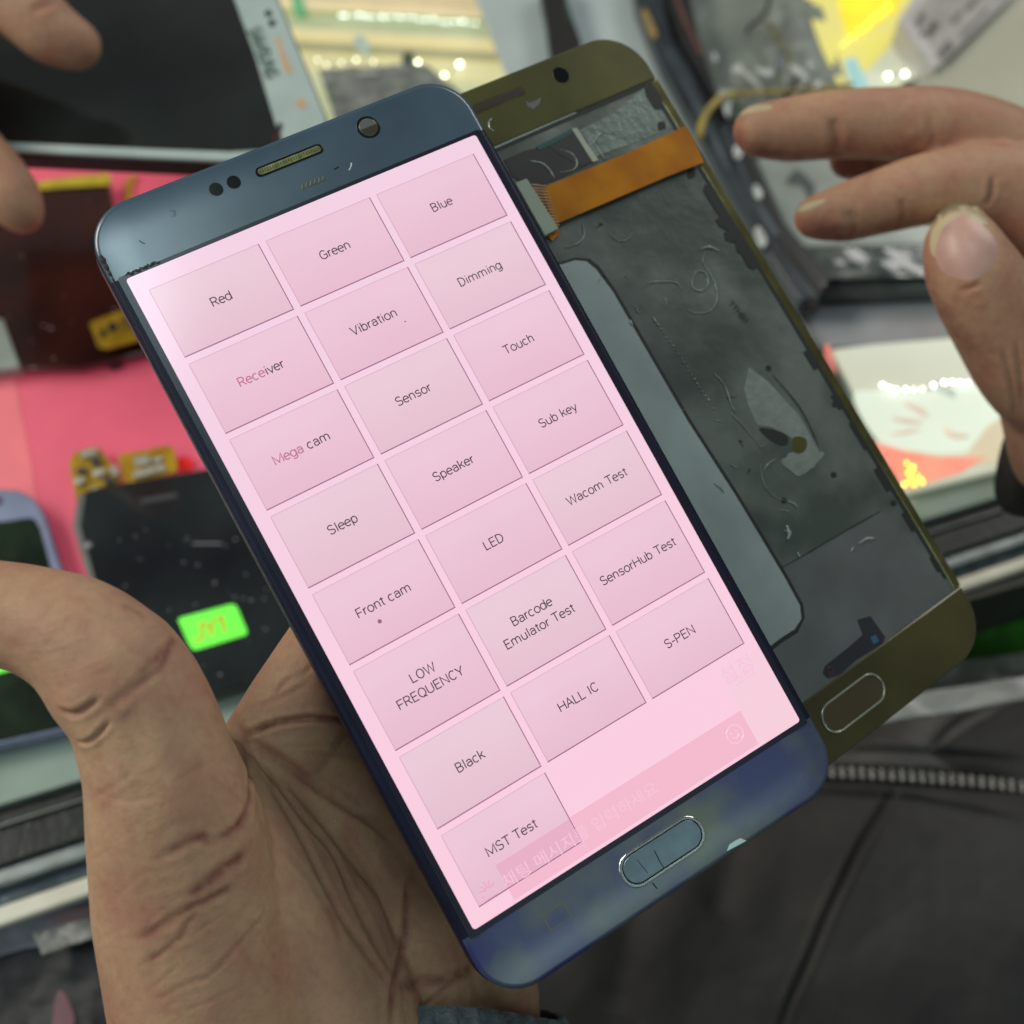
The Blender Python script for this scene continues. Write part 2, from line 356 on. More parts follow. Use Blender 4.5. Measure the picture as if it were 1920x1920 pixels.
def body(name, chains, m, T, vox=.06, smooth=10, creases=(), label=None, bumps=()):
    V, F = capsules(chains)
    me = bpy.data.meshes.new(name); me.from_pydata([tuple((T.Mi @ Vector(v))*S) for v in V], [], F)
    o = link(name, me, T, label)
    r = o.modifiers.new('r', 'REMESH'); r.mode = 'VOXEL'; r.voxel_size = vox*S
    s = o.modifiers.new('s', 'SMOOTH'); s.factor = .6; s.iterations = smooth
    dg = bpy.context.evaluated_depsgraph_get(); dg.update(); nm = bpy.data.meshes.new_from_object(o.evaluated_get(dg)); o.modifiers.clear(); o.data = nm; nm.name = name
    bpy.data.meshes.remove(me)
    nm.materials.clear(); nm.materials.append(m)
    N = len(nm.vertices); co = np.empty(N*3); nm.vertices.foreach_get('co', co); co = co.reshape(-1, 3)/S
    off = np.array(T.M.translation); co = co+off                     # things with hands have no rotation
    no = np.empty(N*3); nm.vertices.foreach_get('normal', no); no = no.reshape(-1, 3)
    polys = [tuple(p.vertices) for p in nm.polygons]
    bvh = BVHTree.FromPolygons([Vector(c) for c in co], polys)
    disp, tint = carve(co, bvh, creases)
    for (x, y), rad, hgt in bumps:
        h = bvh.ray_cast(CAM.translation, ray(x, y).normalized())[0]
        if h is not None:
            d = np.linalg.norm(co-np.array(tuple(h)), axis=1); disp += hgt*np.exp(-(d/rad)**2)
    co = co+no*disp[:, None]
    nm.vertices.foreach_set('co', ((co-off)*S).ravel())
    a = nm.attributes.new('tint', 'FLOAT', 'POINT'); a.data.foreach_set('value', tint)
    smoothing(nm); nm.update()
    bvh = BVHTree.FromPolygons([Vector(c) for c in co], polys)
    return o, bvh
def nail(name, PX, bvh, m, T, parent, lift=.03, label=None):
    """curved plate following the fingertip under outline PX"""
    PX = smooth2(PX, 5); cx = sum(p[0] for p in PX)/len(PX); cy = sum(p[1] for p in PX)/len(PX)
    V = []; F = []; R = 7; n = len(PX)
    def hit(x, y, l):
        h, nn, i, d = bvh.ray_cast(CAM.translation, ray(x, y).normalized())
        if h is None: return None
        return h+nn*l
    c0 = hit(cx, cy, lift*1.6)
    if c0 is None: return
    V.append(c0)
    for r in range(1, R+1):
        for x, y in PX:
            t = r/R; p = hit(cx+(x-cx)*t, cy+(y-cy)*t, lift*(1.6-t*t*1.7)); V.append(p if p is not None else V[-1])
    for j in range(n): F.append([0, 1+j, 1+(j+1) % n])
    for r in range(R-1):
        for j in range(n): a = 1+r*n; F.append([a+j, a+n+j, a+n+(j+1) % n, a+(j+1) % n])
    return mesh(name, V, F, m, T, smooth=True, parent=parent, label=label)
#--BODY--
# ================================================================== the lit smartphone in front
FRONT = CAM @ Matrix(((.8439, -.4789, .2419, -.6708), (.4450, .8766, .1832, .0724), (-.2998, -.0470, .9528, -22.0002), (0, 0, 0, 1)))
m_navy = mat('navy metal rim', (.005, .008, .026), .4, .0, var=.25, spec=.35)
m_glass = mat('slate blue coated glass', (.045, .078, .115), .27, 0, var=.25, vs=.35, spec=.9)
m_navyglass = mat('navy coated glass', (.020, .026, .125), .3, 0, col2=(.085, .11, .085), vs=.55, spec=.95, lo=.42, hi=.66)  # greenish clouds in the colour paint reflections on the bezel
m_blk = mat('black gloss', (.006, .006, .008), .12)
m_dark = mat('matt black plastic', (.012, .012, .013), .5, var=.3)
m_chrome = mat('bright chrome', (.62, .66, .68), .16, 1, var=.1, vs=3)
m_btn = mat('brushed blue grey button', (.16, .22, .27), .22, .55, var=.12, vs=2.5)
m_olive = mat('olive speaker mesh', (.20, .20, .07), .4, .5, var=.35, vs=9)
m_lens = mat('grey camera glass', (.16, .17, .15), .08, .2, var=.1, coat=1)
m_lens2 = mat('olive lens split tone', (.055, .055, .04), .08, .2, var=.1, coat=1)
T = Thing('smartphone', 'slate blue smartphone with a glowing pink test menu held in the palm', 'smartphone', FRONT)
V, F = prism(rr(0, 0, 7.62, 15.32, .86), -.12, -.72); mesh('frame', V, F, m_navy, T, True, bevel=.2, seg=5)
def domed(outline, zc, drop, reach, steps=9, open_=False):
    """a plate whose rim rolls away: rings of the outline at growing inset"""
    rings = []
    for k in range(steps+1):
        d = reach*k/steps; rings.append([(x, y, zc-drop*(1-k/steps)**2.2) for x, y in outline(d)])
    n_ = len(rings[0]); base = [(x, y, zc-drop-.06) for x, y, z in rings[0]]
    V = base+[p for r in rings for p in r]; F = []
    for k in range(len(rings)):
        for j in range(n_-1 if open_ else n_): F.append([k*n_+j, k*n_+(j+1) % n_, (k+1)*n_+(j+1) % n_, (k+1)*n_+j])
    F.append([len(rings)*n_+j for j in range(n_)]); F.append(list(range(n_))[::-1]); return V, F
V, F = domed(lambda d: rr(0, 0, 7.58-2*d, 15.28-2*d, .84-d, 10), 0, .05, .75); mesh('front_glass', V, F, mat('dark navy glass side', (.006, .009, .028), .45, 0, var=.25, spec=.25), T, True, smooth=True)
def upper(d):
    P = rr(0, 0, 7.585-2*d, 15.285-2*d, .84-d, 10); return [(3.7925-d, 6.36)]+P[0:22]+[(-3.7925+d, 6.36)]
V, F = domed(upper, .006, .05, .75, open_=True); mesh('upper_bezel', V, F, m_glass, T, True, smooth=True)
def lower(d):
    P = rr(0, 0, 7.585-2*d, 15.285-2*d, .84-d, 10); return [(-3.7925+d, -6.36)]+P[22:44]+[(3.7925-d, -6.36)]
V, F = domed(lower, .006, .05, .75, open_=True); mesh('lower_bezel', V, F, m_navyglass, T, True, smooth=True, label='navy lower bezel with painted greenish reflections')
V, F = prism(rr(0, -.015, 7.34, 12.80, .05), .0068, -.01); mesh('screen_border', V, F, mat('black screen border', (.008, .006, .022), .3, var=.2), T, True)
m_scr = glow('pale pink lit screen', 'f5d2e5', 1, 'f2d0e2', .35, low='fbcddf', shade=1)
scr = mesh('screen', *prism(rr(0, 0, 7.1, 12.62, .06), .008, 0), m_scr, T, True)
m_tile = glow('pink test tile', 'efc9db', 1, 'eac5d5', .45, low='e6b9cd', shade=.8)
m_tile2 = glow('greyer pink test tile', 'edccd9', 1, 'e9c9d5', .45, low='e4bccb', shade=.8)
m_edge = glow('mauve tile edge', '9c6682', 1); m_edge2 = glow('faint tile edge', 'd6a9bf', 1)
m_ink = glow('dark mauve lettering', '43303d', 1, rough=.5)
m_ink2 = glow('faded pink lettering', 'bd6a8c', 1)
cols = [(-3.29, -1.18), (-1.05, 1.08), (1.21, 3.32)]
rows = [(5.98, 4.63), (4.50, 3.12), (3.00, 1.61), (1.49, .09), (-.03, -1.40), (-1.52, -3.05), (-3.17, -4.55), (-4.67, -6.03)]
menu = [['Red', 'Green', 'Blue'], ['Receiver', 'Vibration', 'Dimming'], ['Mega cam', 'Sensor', 'Touch'], ['Sleep', 'Speaker', 'Sub key'],
        ['Front cam', 'LED', 'Wacom Test'], ['LOW\nFREQUENCY', 'Barcode\nEmulator Test', 'SensorHub Test'], ['Black', 'HALL IC', 'S-PEN'], ['MST Test', None, None]]
for i, (yt, yb) in enumerate(rows):
    for j, (x0, x1) in enumerate(cols):
        tx = menu[i][j]
        if not tx: continue
        e = .022; z = .014
        parts = [box(x0, x1, yb, yt, z-.004, z), box(x0, x1, yb-.004, yb+e*.75, z, z+.004), box(x1-e*.8, x1, yb+e, yt, z, z+.004),
                 box(x0, x1-e, yt-e*.5, yt, z, z+.004), box(x0, x0+e*.7, yb+e, yt-e, z, z+.004)]
        V, F = merge(parts); mi = [0]*6+[1]*12+[2]*12
        mesh('test_button', V, F, [m_tile if (i+j) % 3 else m_tile2, m_edge, m_edge2], T, True, parent=scr, mi=mi, label='pink button reading '+tx.replace('\n', ' '))
        cx, cy = (x0+x1)/2-.01, (yt+yb)/2+.025; zz = z+.006
        ln = tx.split('\n'); cap = .178
        if tx == 'Mega cam':
            text_mesh('lettering', tx, cap, m_ink2, T, (cx, cy, zz), parent=scr, label='faded pink word Mega', sel=(0, 4))
            text_mesh('lettering', tx, cap, m_ink, T, (cx, cy, zz), parent=scr, label='dark word cam', sel=(5, 8))
        elif tx == 'Receiver':
            text_mesh('lettering', tx, cap, m_ink2, T, (cx, cy, zz), parent=scr, label='faded pink letters Rece', sel=(0, 4))
            text_mesh('lettering', tx, cap, m_ink, T, (cx, cy, zz), parent=scr, label='dark letters iver', sel=(4, 8))
        else:
            for q, s_ in enumerate(ln): text_mesh('lettering', s_, cap, m_ink, T, (cx, cy+(.15-.30*q if len(ln) == 2 else 0), zz), parent=scr)
# burnt-in ghost of a chat bar
m_gh = glow('burnt-in pink bar', 'f4bace', 1); m_gh1 = glow('burnt-in bar over tile', 'e8b0c6', 1); m_gh2 = glow('burnt-in pale marks', 'f6c5d6', 1); m_gh3 = glow('burnt-in lilac marks', 'f6c4de', 1); m_gh4 = glow('burnt-in rose marks', 'e9a9c4', 1)
mesh('ghost_bar', *box(-1.17, 2.60, -6.25, -5.56, .008, .012), m_gh, T, True, parent=scr, label='burnt-in darker pink chat bar')
mesh('ghost_bar', *box(-2.71, -1.185, -6.0, -5.58, .014, .0175), m_gh1, T, True, parent=scr, label='burnt-in bar crossing the lowest tile')
mesh('ghost_bar', *box(-2.71, -1.175, -6.25, -6.04, .008, .012), m_gh, T, True, parent=scr, label='burnt-in bar under the lowest tile')
text_mesh('ghost_lettering', '채팅 메시지를 입력하세요', .185, m_gh2, T, tuple(LP(FRONT, 1090, 1563, .0205)), parent=scr, xs=1.12)
V, F = merge([tube([(2.28+.17*math.cos(a/10*6.2832), -5.87+.17*math.sin(a/10*6.2832), .016) for a in range(11)], .012, 4), sphere((2.22, -5.83, .016), .022, 6), sphere((2.34, -5.83, .016), .022, 6), tube([(2.20, -5.90, .016), (2.28, -5.95, .016), (2.36, -5.90, .016)], .012, 4)])
mesh('ghost_icon', V, F, m_gh2, T, True, parent=scr, label='burnt-in round face icon')
V, F = merge([tube([(-3.02+.03*math.cos(a), -5.86+.03*math.sin(a), .0195), (-3.02+.16*math.cos(a), -5.86+.16*math.sin(a), .0195)], .013, 4) for a in (.3, .95, 1.6, 2.25, 2.9)]+[tube([(-3.16, -5.9, .0195), (-3.14, -6.0, .0195), (-2.9, -6.0, .0195)], .012, 4)])
mesh('ghost_icon', V, F, m_gh4, T, True, parent=scr, label='burnt-in flower icon at the lower left')
mesh('ghost_panel', *box(2.62, 3.52, -6.27, -4.75, .0085, .0105), glow('burnt-in pale panel', 'f8cddc', 1, 'f5d0dc', .6), T, True, parent=scr, label='slightly paler burnt-in corner')
text_mesh('ghost_lettering', '설정', .24, m_gh3, T, (2.92, -4.88, .013), parent=scr, label='burnt-in lilac letters')
text_mesh('ghost_lettering', '소리', .16, m_gh3, T, (2.98, -5.06, .013), parent=scr, label='burnt-in lilac letters')
mesh('dust_speck', *sphere(LP(FRONT, 712, 1165, .02), .04, 8, (1, 1, .3)), m_edge, T, True, parent=scr)
mesh('dust_speck', *sphere((.53, 3.6, .012), .02, 8, (1, 1, .3)), m_edge, T, True, parent=scr)
# top bezel fittings
mesh('speaker', *prism(rr(.07, 7.19, 1.36, .20, .098), .012, -.01), m_blk, T, True, bevel=.01)
sp = T.o.children[-1]
V, F = merge([prism(rr(.07, 7.19, 1.26, .12, .058), .018, .0)]); mesh('speaker_mesh', V, F, m_olive, T, True, parent=sp)
V, F = merge([box(-.53+.052*k, -.515+.052*k, 7.145+.012*(k % 3), 7.215+.01*(k % 2), .018, .024) for k in range(24)]); mesh('mesh_ribs', V, F, m_dark, T, True, parent=sp)
mesh('front_camera', *prism(circ(1.72, 7.22, .225), .010, -.01), m_blk, T, True, bevel=.01); fc = T.o.children[-1]
mesh('lens', *prism(circ(1.72, 7.22, .175), .016, .0), m_lens, T, True, parent=fc, bevel=.01)
P = [(1.72+.168*math.cos(a), 7.22+.168*math.sin(a)) for a in np.linspace(math.pi*1.0, math.pi*2.0, 16)]
mesh('lens_split', *prism([(x, y-.0) for x, y in P], .020, .015), m_lens2, T, True, parent=fc)  # lens split into two tones, painting a half reflection
for x in (-1.385, -1.04): mesh('sensor', *prism(circ(x, 7.2, .128), .010, -.01), m_blk, T, True, bevel=.008)
V, F = merge([tube([(.02+.085*k, 6.60+.015*(k % 2), .006), (.07+.085*k, 6.68, .006)], .012, 4) for k in range(6)]+[tube([(.0, 6.595, .004), (.52, 6.595, .004)], .008, 4)]); mesh('scuff', V, F, mat('olive wear', (.12, .13, .05), .5), T, True, label='small olive scuff mark under the speaker')
V, F = merge([tube([(.73, 6.72, .005), (.84, 6.735, .005)], .012, 4)]); mesh('scuff', V, F, m_blk, T, True)
mesh('scuff', *tube([(.98, 6.60, .004), (1.06, 6.66, .004), (1.09, 6.71, .004)], .014, 4), mat('pale chip', (.55, .6, .62), .4), T, True)
mesh('notification_light', *sphere((-2.28, 7.08, .0), .08, 10, (1, 1, .1)), mat('pale led dot', (.10, .15, .19), .3), T, True)
# chips along the left end of the top bezel
V, F = merge([sphere((-3.50+.045*k, 6.38+.02*math.sin(k*2.3), .004), .028+.014*((k*7) % 3), 6, (1, .7, .25)) for k in range(14)]); mesh('glass_mark', V, F, m_dark, T, True, label='row of dark chips along the screen edge')
V, F = merge([sphere((-3.735, 6.4+.13*k, -.03), .03+.016*((k*5) % 4), 6, (.8, 1.5, .5)) for k in range(4)]); mesh('glass_mark', V, F, m_dark, T, True, label='worn dark edge at the upper left corner')
mesh('scuff', *tube([(-3.02, 6.86, .004), (-3.0, 6.80, .004), (-2.96, 6.77, .004)], .01, 4), m_dark, T, True)
# home button
mesh('home_button', *prism(rr(.01, -6.93, 1.78, .66, .32), .022, -.03), m_chrome, T, True, bevel=.03); hb = T.o.children[-1]
mesh('button_ring_gap', *prism(rr(.01, -6.93, 1.66, .545, .27), .0235, .0), m_blk, T, True, parent=hb)
mesh('button_face', *prism(rr(.01, -6.93, 1.62, .51, .25), .032, .0), m_btn, T, True, parent=hb, bevel=.02)
mesh('scratch', *merge([tube([(-.12, -6.83, .033), (-.13, -7.02, .033), (-.12, -7.17, .033)], .008, 4), tube([(-.48, -6.8, .033), (-.42, -7.1, .033)], .005, 4), tube([(-.42, -7.3, .007), (-.40, -7.42, .007)], .008, 4)]), m_blk, T, True, parent=hb)
# faint recent-apps key
V, F = merge([box(-2.42, -1.96, -6.74, -6.71, .0055, .007), box(-2.42, -1.96, -7.03, -7.0, .0055, .007), box(-2.42, -2.39, -7.0, -6.74, .0055, .007), box(-1.99, -1.96, -7.0, -6.74, .0055, .007)])
mesh('recent_apps_key', V, F, mat('faint key print', (.11, .12, .085), .4), T, True)
mesh('glass_mark', *prism([(1.08, -7.56), (1.5, -7.60), (1.42, -7.50), (1.2, -7.47)], -.024, -.06), mat('painted glass highlight', (.45, .62, .60), .25, var=.15), T, True, label='pale highlight painted on the chipped lower edge')  # edge highlight laid in as a pale piece

# ================================================================== the gold housing behind it
GOLD = CAM @ Matrix(((.797, -.5082, .3263, 3.3015), (.4594, .8609, .2187, 2.1393), (-.3920, -.0244, .9196, -24.6563), (0, 0, 0, 1)))
m_gold = mat('olive gold metal rim', (.17, .155, .065), .22, .75, var=.2, vs=2)
m_bez = mat('olive gold bezel', (.080, .076, .022), .28, .2, var=.22, vs=.5, coat=.35)
m_bez2 = mat('brown gold bezel', (.062, .053, .018), .28, .2, var=.25, vs=.4, coat=.35)
m_ch = mat('grey green magnesium plate', (.060, .073, .065), .38, .2, vs=.45, col2=(.14, .155, .142), bump=.45, bs=1.6, coat=.3, lo=.42, hi=.62)
m_ch2 = mat('smoother grey plate', (.115, .12, .122), .42, .25, vs=.7, var=.14, bump=.2, bs=5)
m_torn = mat('torn foil patch', (.19, .215, .195), .45, .2, var=.12, vs=2.5, bump=.3)
m_tray = mat('pale grey battery tray', (.32, .37, .365), .34, .2, vs=.5, var=.14)
m_glue = mat('dried clear glue', (.24, .28, .255), .25, .1, var=.3, vs=4)
m_hole = mat('black recess', (.006, .007, .007), .6)
m_orange = mat('amber flex cable', (.45, .165, .0), .5, 0, vs=1.1, col2=(.32, .10, .0), coat=0, spec=.2)
m_conn = mat('grey white connector', (.30, .33, .26), .5, var=.1)
m_copper = mat('copper contacts', (.62, .36, .20), .3, .6, var=.2, vs=5)
T = Thing('phone_housing', 'empty gold phone housing with an orange flex cable behind the lit phone', 'phone housing', GOLD)
g = lambda x, y, z=0: tuple(LP(GOLD, x, y, z))[:2]
def G(pts, z=0, rnd=False):
    P = [g(x, y, z) for x, y in pts]; return smooth2(P) if rnd else P
V, F = prism(rr(0, 0, 7.66, 15.32, 1.05), -.04, -.72); mesh('rim', V, F, m_gold, T, True, bevel=.18, seg=5)
V, F = prism([(-3.76, 6.31)]+[(3.60, 6.31)]+[(3.76, 6.31)]+[p for p in rr(0, 0, 7.54, 15.2, 1.0, 14) if p[1] > 6.4][::1], 0, -.1)
mesh('top_bezel', V, F, m_bez, T, True, bevel=.04); tb = T.o.children[-1]
V, F = prism([(-3.76, -6.31)]+[p for p in rr(0, 0, 7.54, 15.2, 1.0, 14) if p[1] < -6.4]+[(3.76, -6.31)], 0, -.1)
mesh('bottom_bezel', V, F, m_bez2, T, True, bevel=.04); bb_ = T.o.children[-1]
for s_ in (-1, 1): mesh('side_rail', *box(min(s_*3.58, s_*3.79), max(s_*3.58, s_*3.79), -6.30, 6.30, -.1, -.012), m_gold, T, True, bevel=.03)
mesh('inner_plate', *box(-3.58, 3.58, -6.31, 6.31, -.2, -.028), m_ch, T, True); ip = T.o.children[-1]
# shadow gap round the opening
mesh('edge_gap', *merge([box(3.50, 3.585, -6.0, 6.2, -.03, -.018)]+[box(3.44-.03*((k*7) % 3), 3.52, -5.8+1.0*k, -5.8+1.0*k+.35+.1*((k*5) % 4), -.03, -.0175) for k in range(6)]+[box(-3.5, 3.5, 6.22, 6.31, -.03, -.018)]), m_hole, T, True, parent=ip)
Zp = -.022
def plate(name, pts, m, z=Zp, rnd=False, label=None, th=.012, bevel=0): return mesh(name, *prism(G(pts, z, rnd), z, z-th), m, T, True, parent=ip, label=label, bevel=bevel)
plate('lower_plate', [(1462, 1064), (1655, 958), (1682, 985), (1785, 1106), (1506, 1322), (1380, 1150), (1420, 1090)], m_ch2, -.024, label='smoother grey lower plate')
plate('foil_patch', [(1404, 688), (1440, 715), (1500, 780), (1535, 845), (1528, 875), (1500, 890), (1470, 872), (1478, 850), (1510, 840), (1480, 818), (1445, 800), (1420, 797), (1405, 765), (1395, 730)], m_torn, label='pale torn foil patch')
plate('foil_patch', [(1465, 862), (1510, 850), (1545, 848), (1530, 870), (1500, 892), (1480, 880)], m_torn, -.019, True)
plate('worn_hole', [(1425, 802), (1470, 812), (1478, 830), (1465, 835), (1440, 822)], m_hole, -.018, True)
plate('worn_hole', [(1488, 820), (1510, 822), (1512, 840), (1500, 850), (1488, 845)], m_bez, -.017, True)
for x, y in ((1441, 690), (1565, 758), (1563, 890), (1470, 938), (1675, 943)): plate('screw_hole', [(x-4, y-4), (x+4, y-4), (x+5, y+4), (x-3, y+5)], m_hole, -.016, True)
# upper window with circuit parts
plate('upper_shield', [(1150, 212), (1208, 164), (1262, 240), (1100, 300), (1065, 255)], mat('grey green shield', (.13, .165, .148), .4, .3, vs=.8, var=.2, bump=.4), -.020, label='lighter shield under the top bezel')
plate('rubber_stop', [(1205, 152), (1219, 150), (1243, 190), (1240, 205), (1228, 205), (1212, 180)], m_hole, -.012)
plate('rubber_stop', [(1234, 230), (1246, 228), (1248, 240), (1236, 244)], m_hole, -.012, True)
plate('screw_hole', [(1290, 320), (1301, 318), (1303, 331), (1292, 333)], m_hole, -.012, True)
plate('foam_pad', [(945, 300), (985, 282), (1040, 270), (1078, 245), (1100, 262), (1118, 300), (1070, 325), (1010, 350), (985, 345), (960, 330)], mat('black foam', (.010, .009, .010), .5, var=.3), -.015, label='black foam pad beside the flex cable')
plate('circuit_chip', [(1020, 268), (1072, 241), (1084, 246), (1112, 303), (1090, 312), (1050, 290)], m_dark, -.010)
plate('chip_edge', [(1072, 241), (1082, 240), (1122, 300), (1112, 304)], m_conn, -.006)
plate('solder_mask', [(1005, 275), (1075, 240), (1072, 250), (1012, 282)], mat('teal circuit board', (.01, .06, .065), .4), -.007)
pts = [(905, 262), (960, 245), (1080, 200), (1080, 212), (965, 262), (915, 285)]
plate('shield_lip', pts, m_tray, -.012)
# battery tray
tr = [(1010, 505), (1055, 495), (1078, 488), (1100, 490), (1118, 505), (1150, 548), (1200, 635), (1290, 790), (1380, 930), (1440, 1030), (1470, 1080), (1500, 1135), (1503, 1160), (1490, 1180), (1462, 1198), (1440, 1215), (1200, 900)]
plate('tray_gap', [(x+(6 if i > 2 and i < 16 else 0), y+(-5 if i < 5 else (6 if i > 12 else -2))) for i, (x, y) in enumerate(tr)], m_hole, -.021)
plate('battery_tray', tr, m_tray, -.012, label='pale grey battery tray beside the lit phone', bevel=.004)
# rubber strip with teeth along the right side
st = [(1322, 345), (1335, 350), (1350, 372), (1425, 492), (1415, 505), (1403, 500), (1392, 478), (1382, 470), (1380, 455), (1362, 450), (1358, 436), (1366, 432), (1350, 425), (1342, 412), (1350, 405), (1338, 388), (1328, 372), (1320, 358)]
plate('rubber_strip', st, m_hole, -.010, label='black toothed rubber strip')
# dried glue trails and scratches
def trail(pts, r=.012, m=m_glue, z=-.016, name='glue_trail'):
    P = spline([(*g(x, y, z), z) for x, y in pts], 5); mesh(name, *tube(P, lambda t: r*(.4+.6*math.sin(3.14*min(max(t, .05), .95)))*(.7+.5*random.random()), 5), m, T, True, parent=ip, smooth=True)
trail([(1205, 540), (1220, 530), (1245, 528), (1268, 530), (1280, 545)]); trail([(1305, 508), (1298, 525), (1300, 540), (1315, 545), (1327, 533), (1325, 515), (1312, 507), (1302, 515)], .016)
trail([(1322, 470), (1318, 490), (1330, 510), (1342, 535), (1343, 565), (1330, 583), (1305, 587), (1290, 580)]); trail([(1316, 466), (1330, 463), (1348, 470)], .03)
trail([(1103, 255), (1118, 275), (1135, 300)], .02); trail([(1122, 240), (1140, 250), (1160, 245), (1172, 262)], .014); trail([(1150, 215), (1162, 235), (1168, 250), (1178, 268)], .013)
trail([(995, 302), (1015, 306), (1030, 318), (1040, 335)], .022); trail([(1050, 280), (1072, 288), (1082, 305), (1075, 318), (1050, 323)], .018)
trail([(1110, 272), (1122, 255), (1128, 250)], .025); trail([(1145, 440), (1160, 452), (1178, 448), (1185, 436)], .01); trail([(1092, 420), (1095, 440), (1085, 455), (1060, 465)], .022); trail([(1225, 595), (1235, 610)], .02)
for k in range(22): trail([(1228+k*5.2+random.uniform(-3, 3), 600+k*7.8), (1230+k*5.2+random.uniform(-3, 3), 603+k*7.8)], random.uniform(.008, .022))
trail([(1478, 940), (1490, 945), (1495, 952)], .025); trail([(1475, 985), (1480, 1000), (1476, 1012)], .045); trail([(1470, 995), (1484, 996)], .02); trail([(1610, 1020), (1625, 1010), (1640, 1010)], .03); trail([(1600, 1025), (1596, 1035)], .02)
trail([(1432, 882), (1440, 870), (1455, 860)], .014); trail([(1495, 1035), (1500, 1045)], .03); trail([(1340, 700), (1360, 725), (1372, 760), (1380, 775)], .016); trail([(1372, 775), (1395, 800), (1420, 830)], .012)
trail([(1462, 1066), (1500, 1045), (1560, 1010), (1625, 972), (1652, 958)], .012, m_hole, -.014, 'plate_seam'); trail([(1425, 870), (1432, 905), (1450, 930), (1480, 940)], .009)
trail([(1448, 702), (1500, 765), (1535, 835)], .012, m_hole, -.014, 'plate_seam')
trail([(1338, 905), (1350, 915), (1358, 925)], .03); trail([(1180, 600), (1186, 612)], .04)
for k in range(16):
    x = random.uniform(1100, 1500); y = 330+(x-1100)*1.55+random.uniform(-60, 190)
    trail([(x, y), (x+random.uniform(-9, 9), y+random.uniform(-7, 7)), (x+random.uniform(-16, 16), y+random.uniform(-12, 12))], random.uniform(.006, .012), m_glue if k % 3 else m_hole)
a = g(1385, 585, -.016); text_mesh('stamped_lettering', 'TTHBII', .15, m_hole, T, (a[0], a[1], -.012), rot=-1.35, parent=ip, xs=1.1)
# flex at the lower edge
plate('home_key_flex', [(1608, 1162), (1632, 1155), (1660, 1195), (1655, 1207), (1605, 1238), (1575, 1265), (1553, 1272), (1543, 1262), (1548, 1248), (1590, 1215), (1618, 1190)], mat('black flex', (.016, .015, .024), .45), -.014, label='black flex strip at the lower edge')
plate('blue_pad', [(1632, 1195), (1642, 1190), (1648, 1202), (1638, 1208)], mat('blue pad', (.03, .10, .17), .4), -.009)
c = g(1556, 1257, -.01); V, F = tube([(c[0]+.07*math.cos(a/8*6.283), c[1]+.07*math.sin(a/8*6.283), -.009) for a in range(9)], .012, 4); mesh('red_ring', V, F, mat('dull red', (.16, .02, .03), .5), T, True, parent=ip)
# top bezel fittings
mesh('speaker_slot', *prism(rr(.07, 7.17, 1.36, .21, .10), .004, -.02), m_gold, T, True); sl = T.o.children[-1]
mesh('slot_hole', *prism(rr(.07, 7.17, 1.26, .13, .062), .010, .0), mat('dark maroon recess', (.018, .006, .006), .6), T, True, parent=sl)
mesh('front_camera', *prism(circ(1.70, 7.16, .185), .006, -.02), m_blk, T, True, bevel=.01)
mesh('adhesive_mark', *prism(G([(985, 188), (992, 193), (1005, 188), (1015, 182), (1012, 195), (1000, 205), (990, 200)], .004), .004, -.01), mat('lilac adhesive', (.10, .095, .10), .4), T, True)
mesh('adhesive_mark', *tube([(*g(x, y, .004), .004) for x, y in ((922, 222), (916, 230), (918, 240), (926, 246))], .016, 5), m_glue, T, True)
# home-button opening
P = rr(0, 0, 1.80, .62, .30); a = LP(GOLD, 1541, 1352); b = LP(GOLD, 1658, 1281); c = LP(GOLD, 1600, 1318)
ring = lambda w_, h, z: [(c.x+x, c.y+y, z) for x, y in rr(0, 0, w_, h, h/2-.001)]
R_ = ring(1.66, .60, .004); mesh('home_button_ring', *tube(R_+[R_[0]], .025, 8), mat('pale ring metal', (.35, .37, .30), .25, .6), T, True, smooth=True)
mesh('home_button_opening', *prism([(x, y) for x, y, z in ring(1.60, .54, 0)], .003, -.02), mat('brown opening', (.050, .032, .011), .5), T, True)
# orange flex cable across the opening
FL = [(1016, 352), (1080, 326), (1180, 285), (1240, 257), (1285, 236), (1302, 264), (1320, 304), (1250, 331), (1150, 374), (1040, 421)]
P = [LP(GOLD, x, y, .10) for x, y in FL]; cbl = mesh('flex_cable', *prism([(p.x, p.y) for p in P], .10, .085), m_orange, T, True, label='wide orange flex cable crossing the housing')
mesh('copper_contacts', *merge([tube([tuple(LP(GOLD, 997+k*2.3, 346+k*5.75, .09)), tuple(LP(GOLD, 1024+k*1.9, 349+k*5.6, .105))], .017, 5) for k in range(14)]), m_copper, T, True, parent=cbl)
P = [LP(GOLD, x, y, .14) for x, y in ((966, 342), (988, 334), (1048, 428), (1022, 442))]; mesh('connector', *prism([(p.x, p.y) for p in P], .14, .02), m_conn, T, True, parent=cbl, bevel=.02)
mesh('cable_fold', *prism(G([(1020, 437), (1047, 428), (1050, 437), (1036, 452)], .02), .02, .0), m_orange, T, True, parent=cbl)
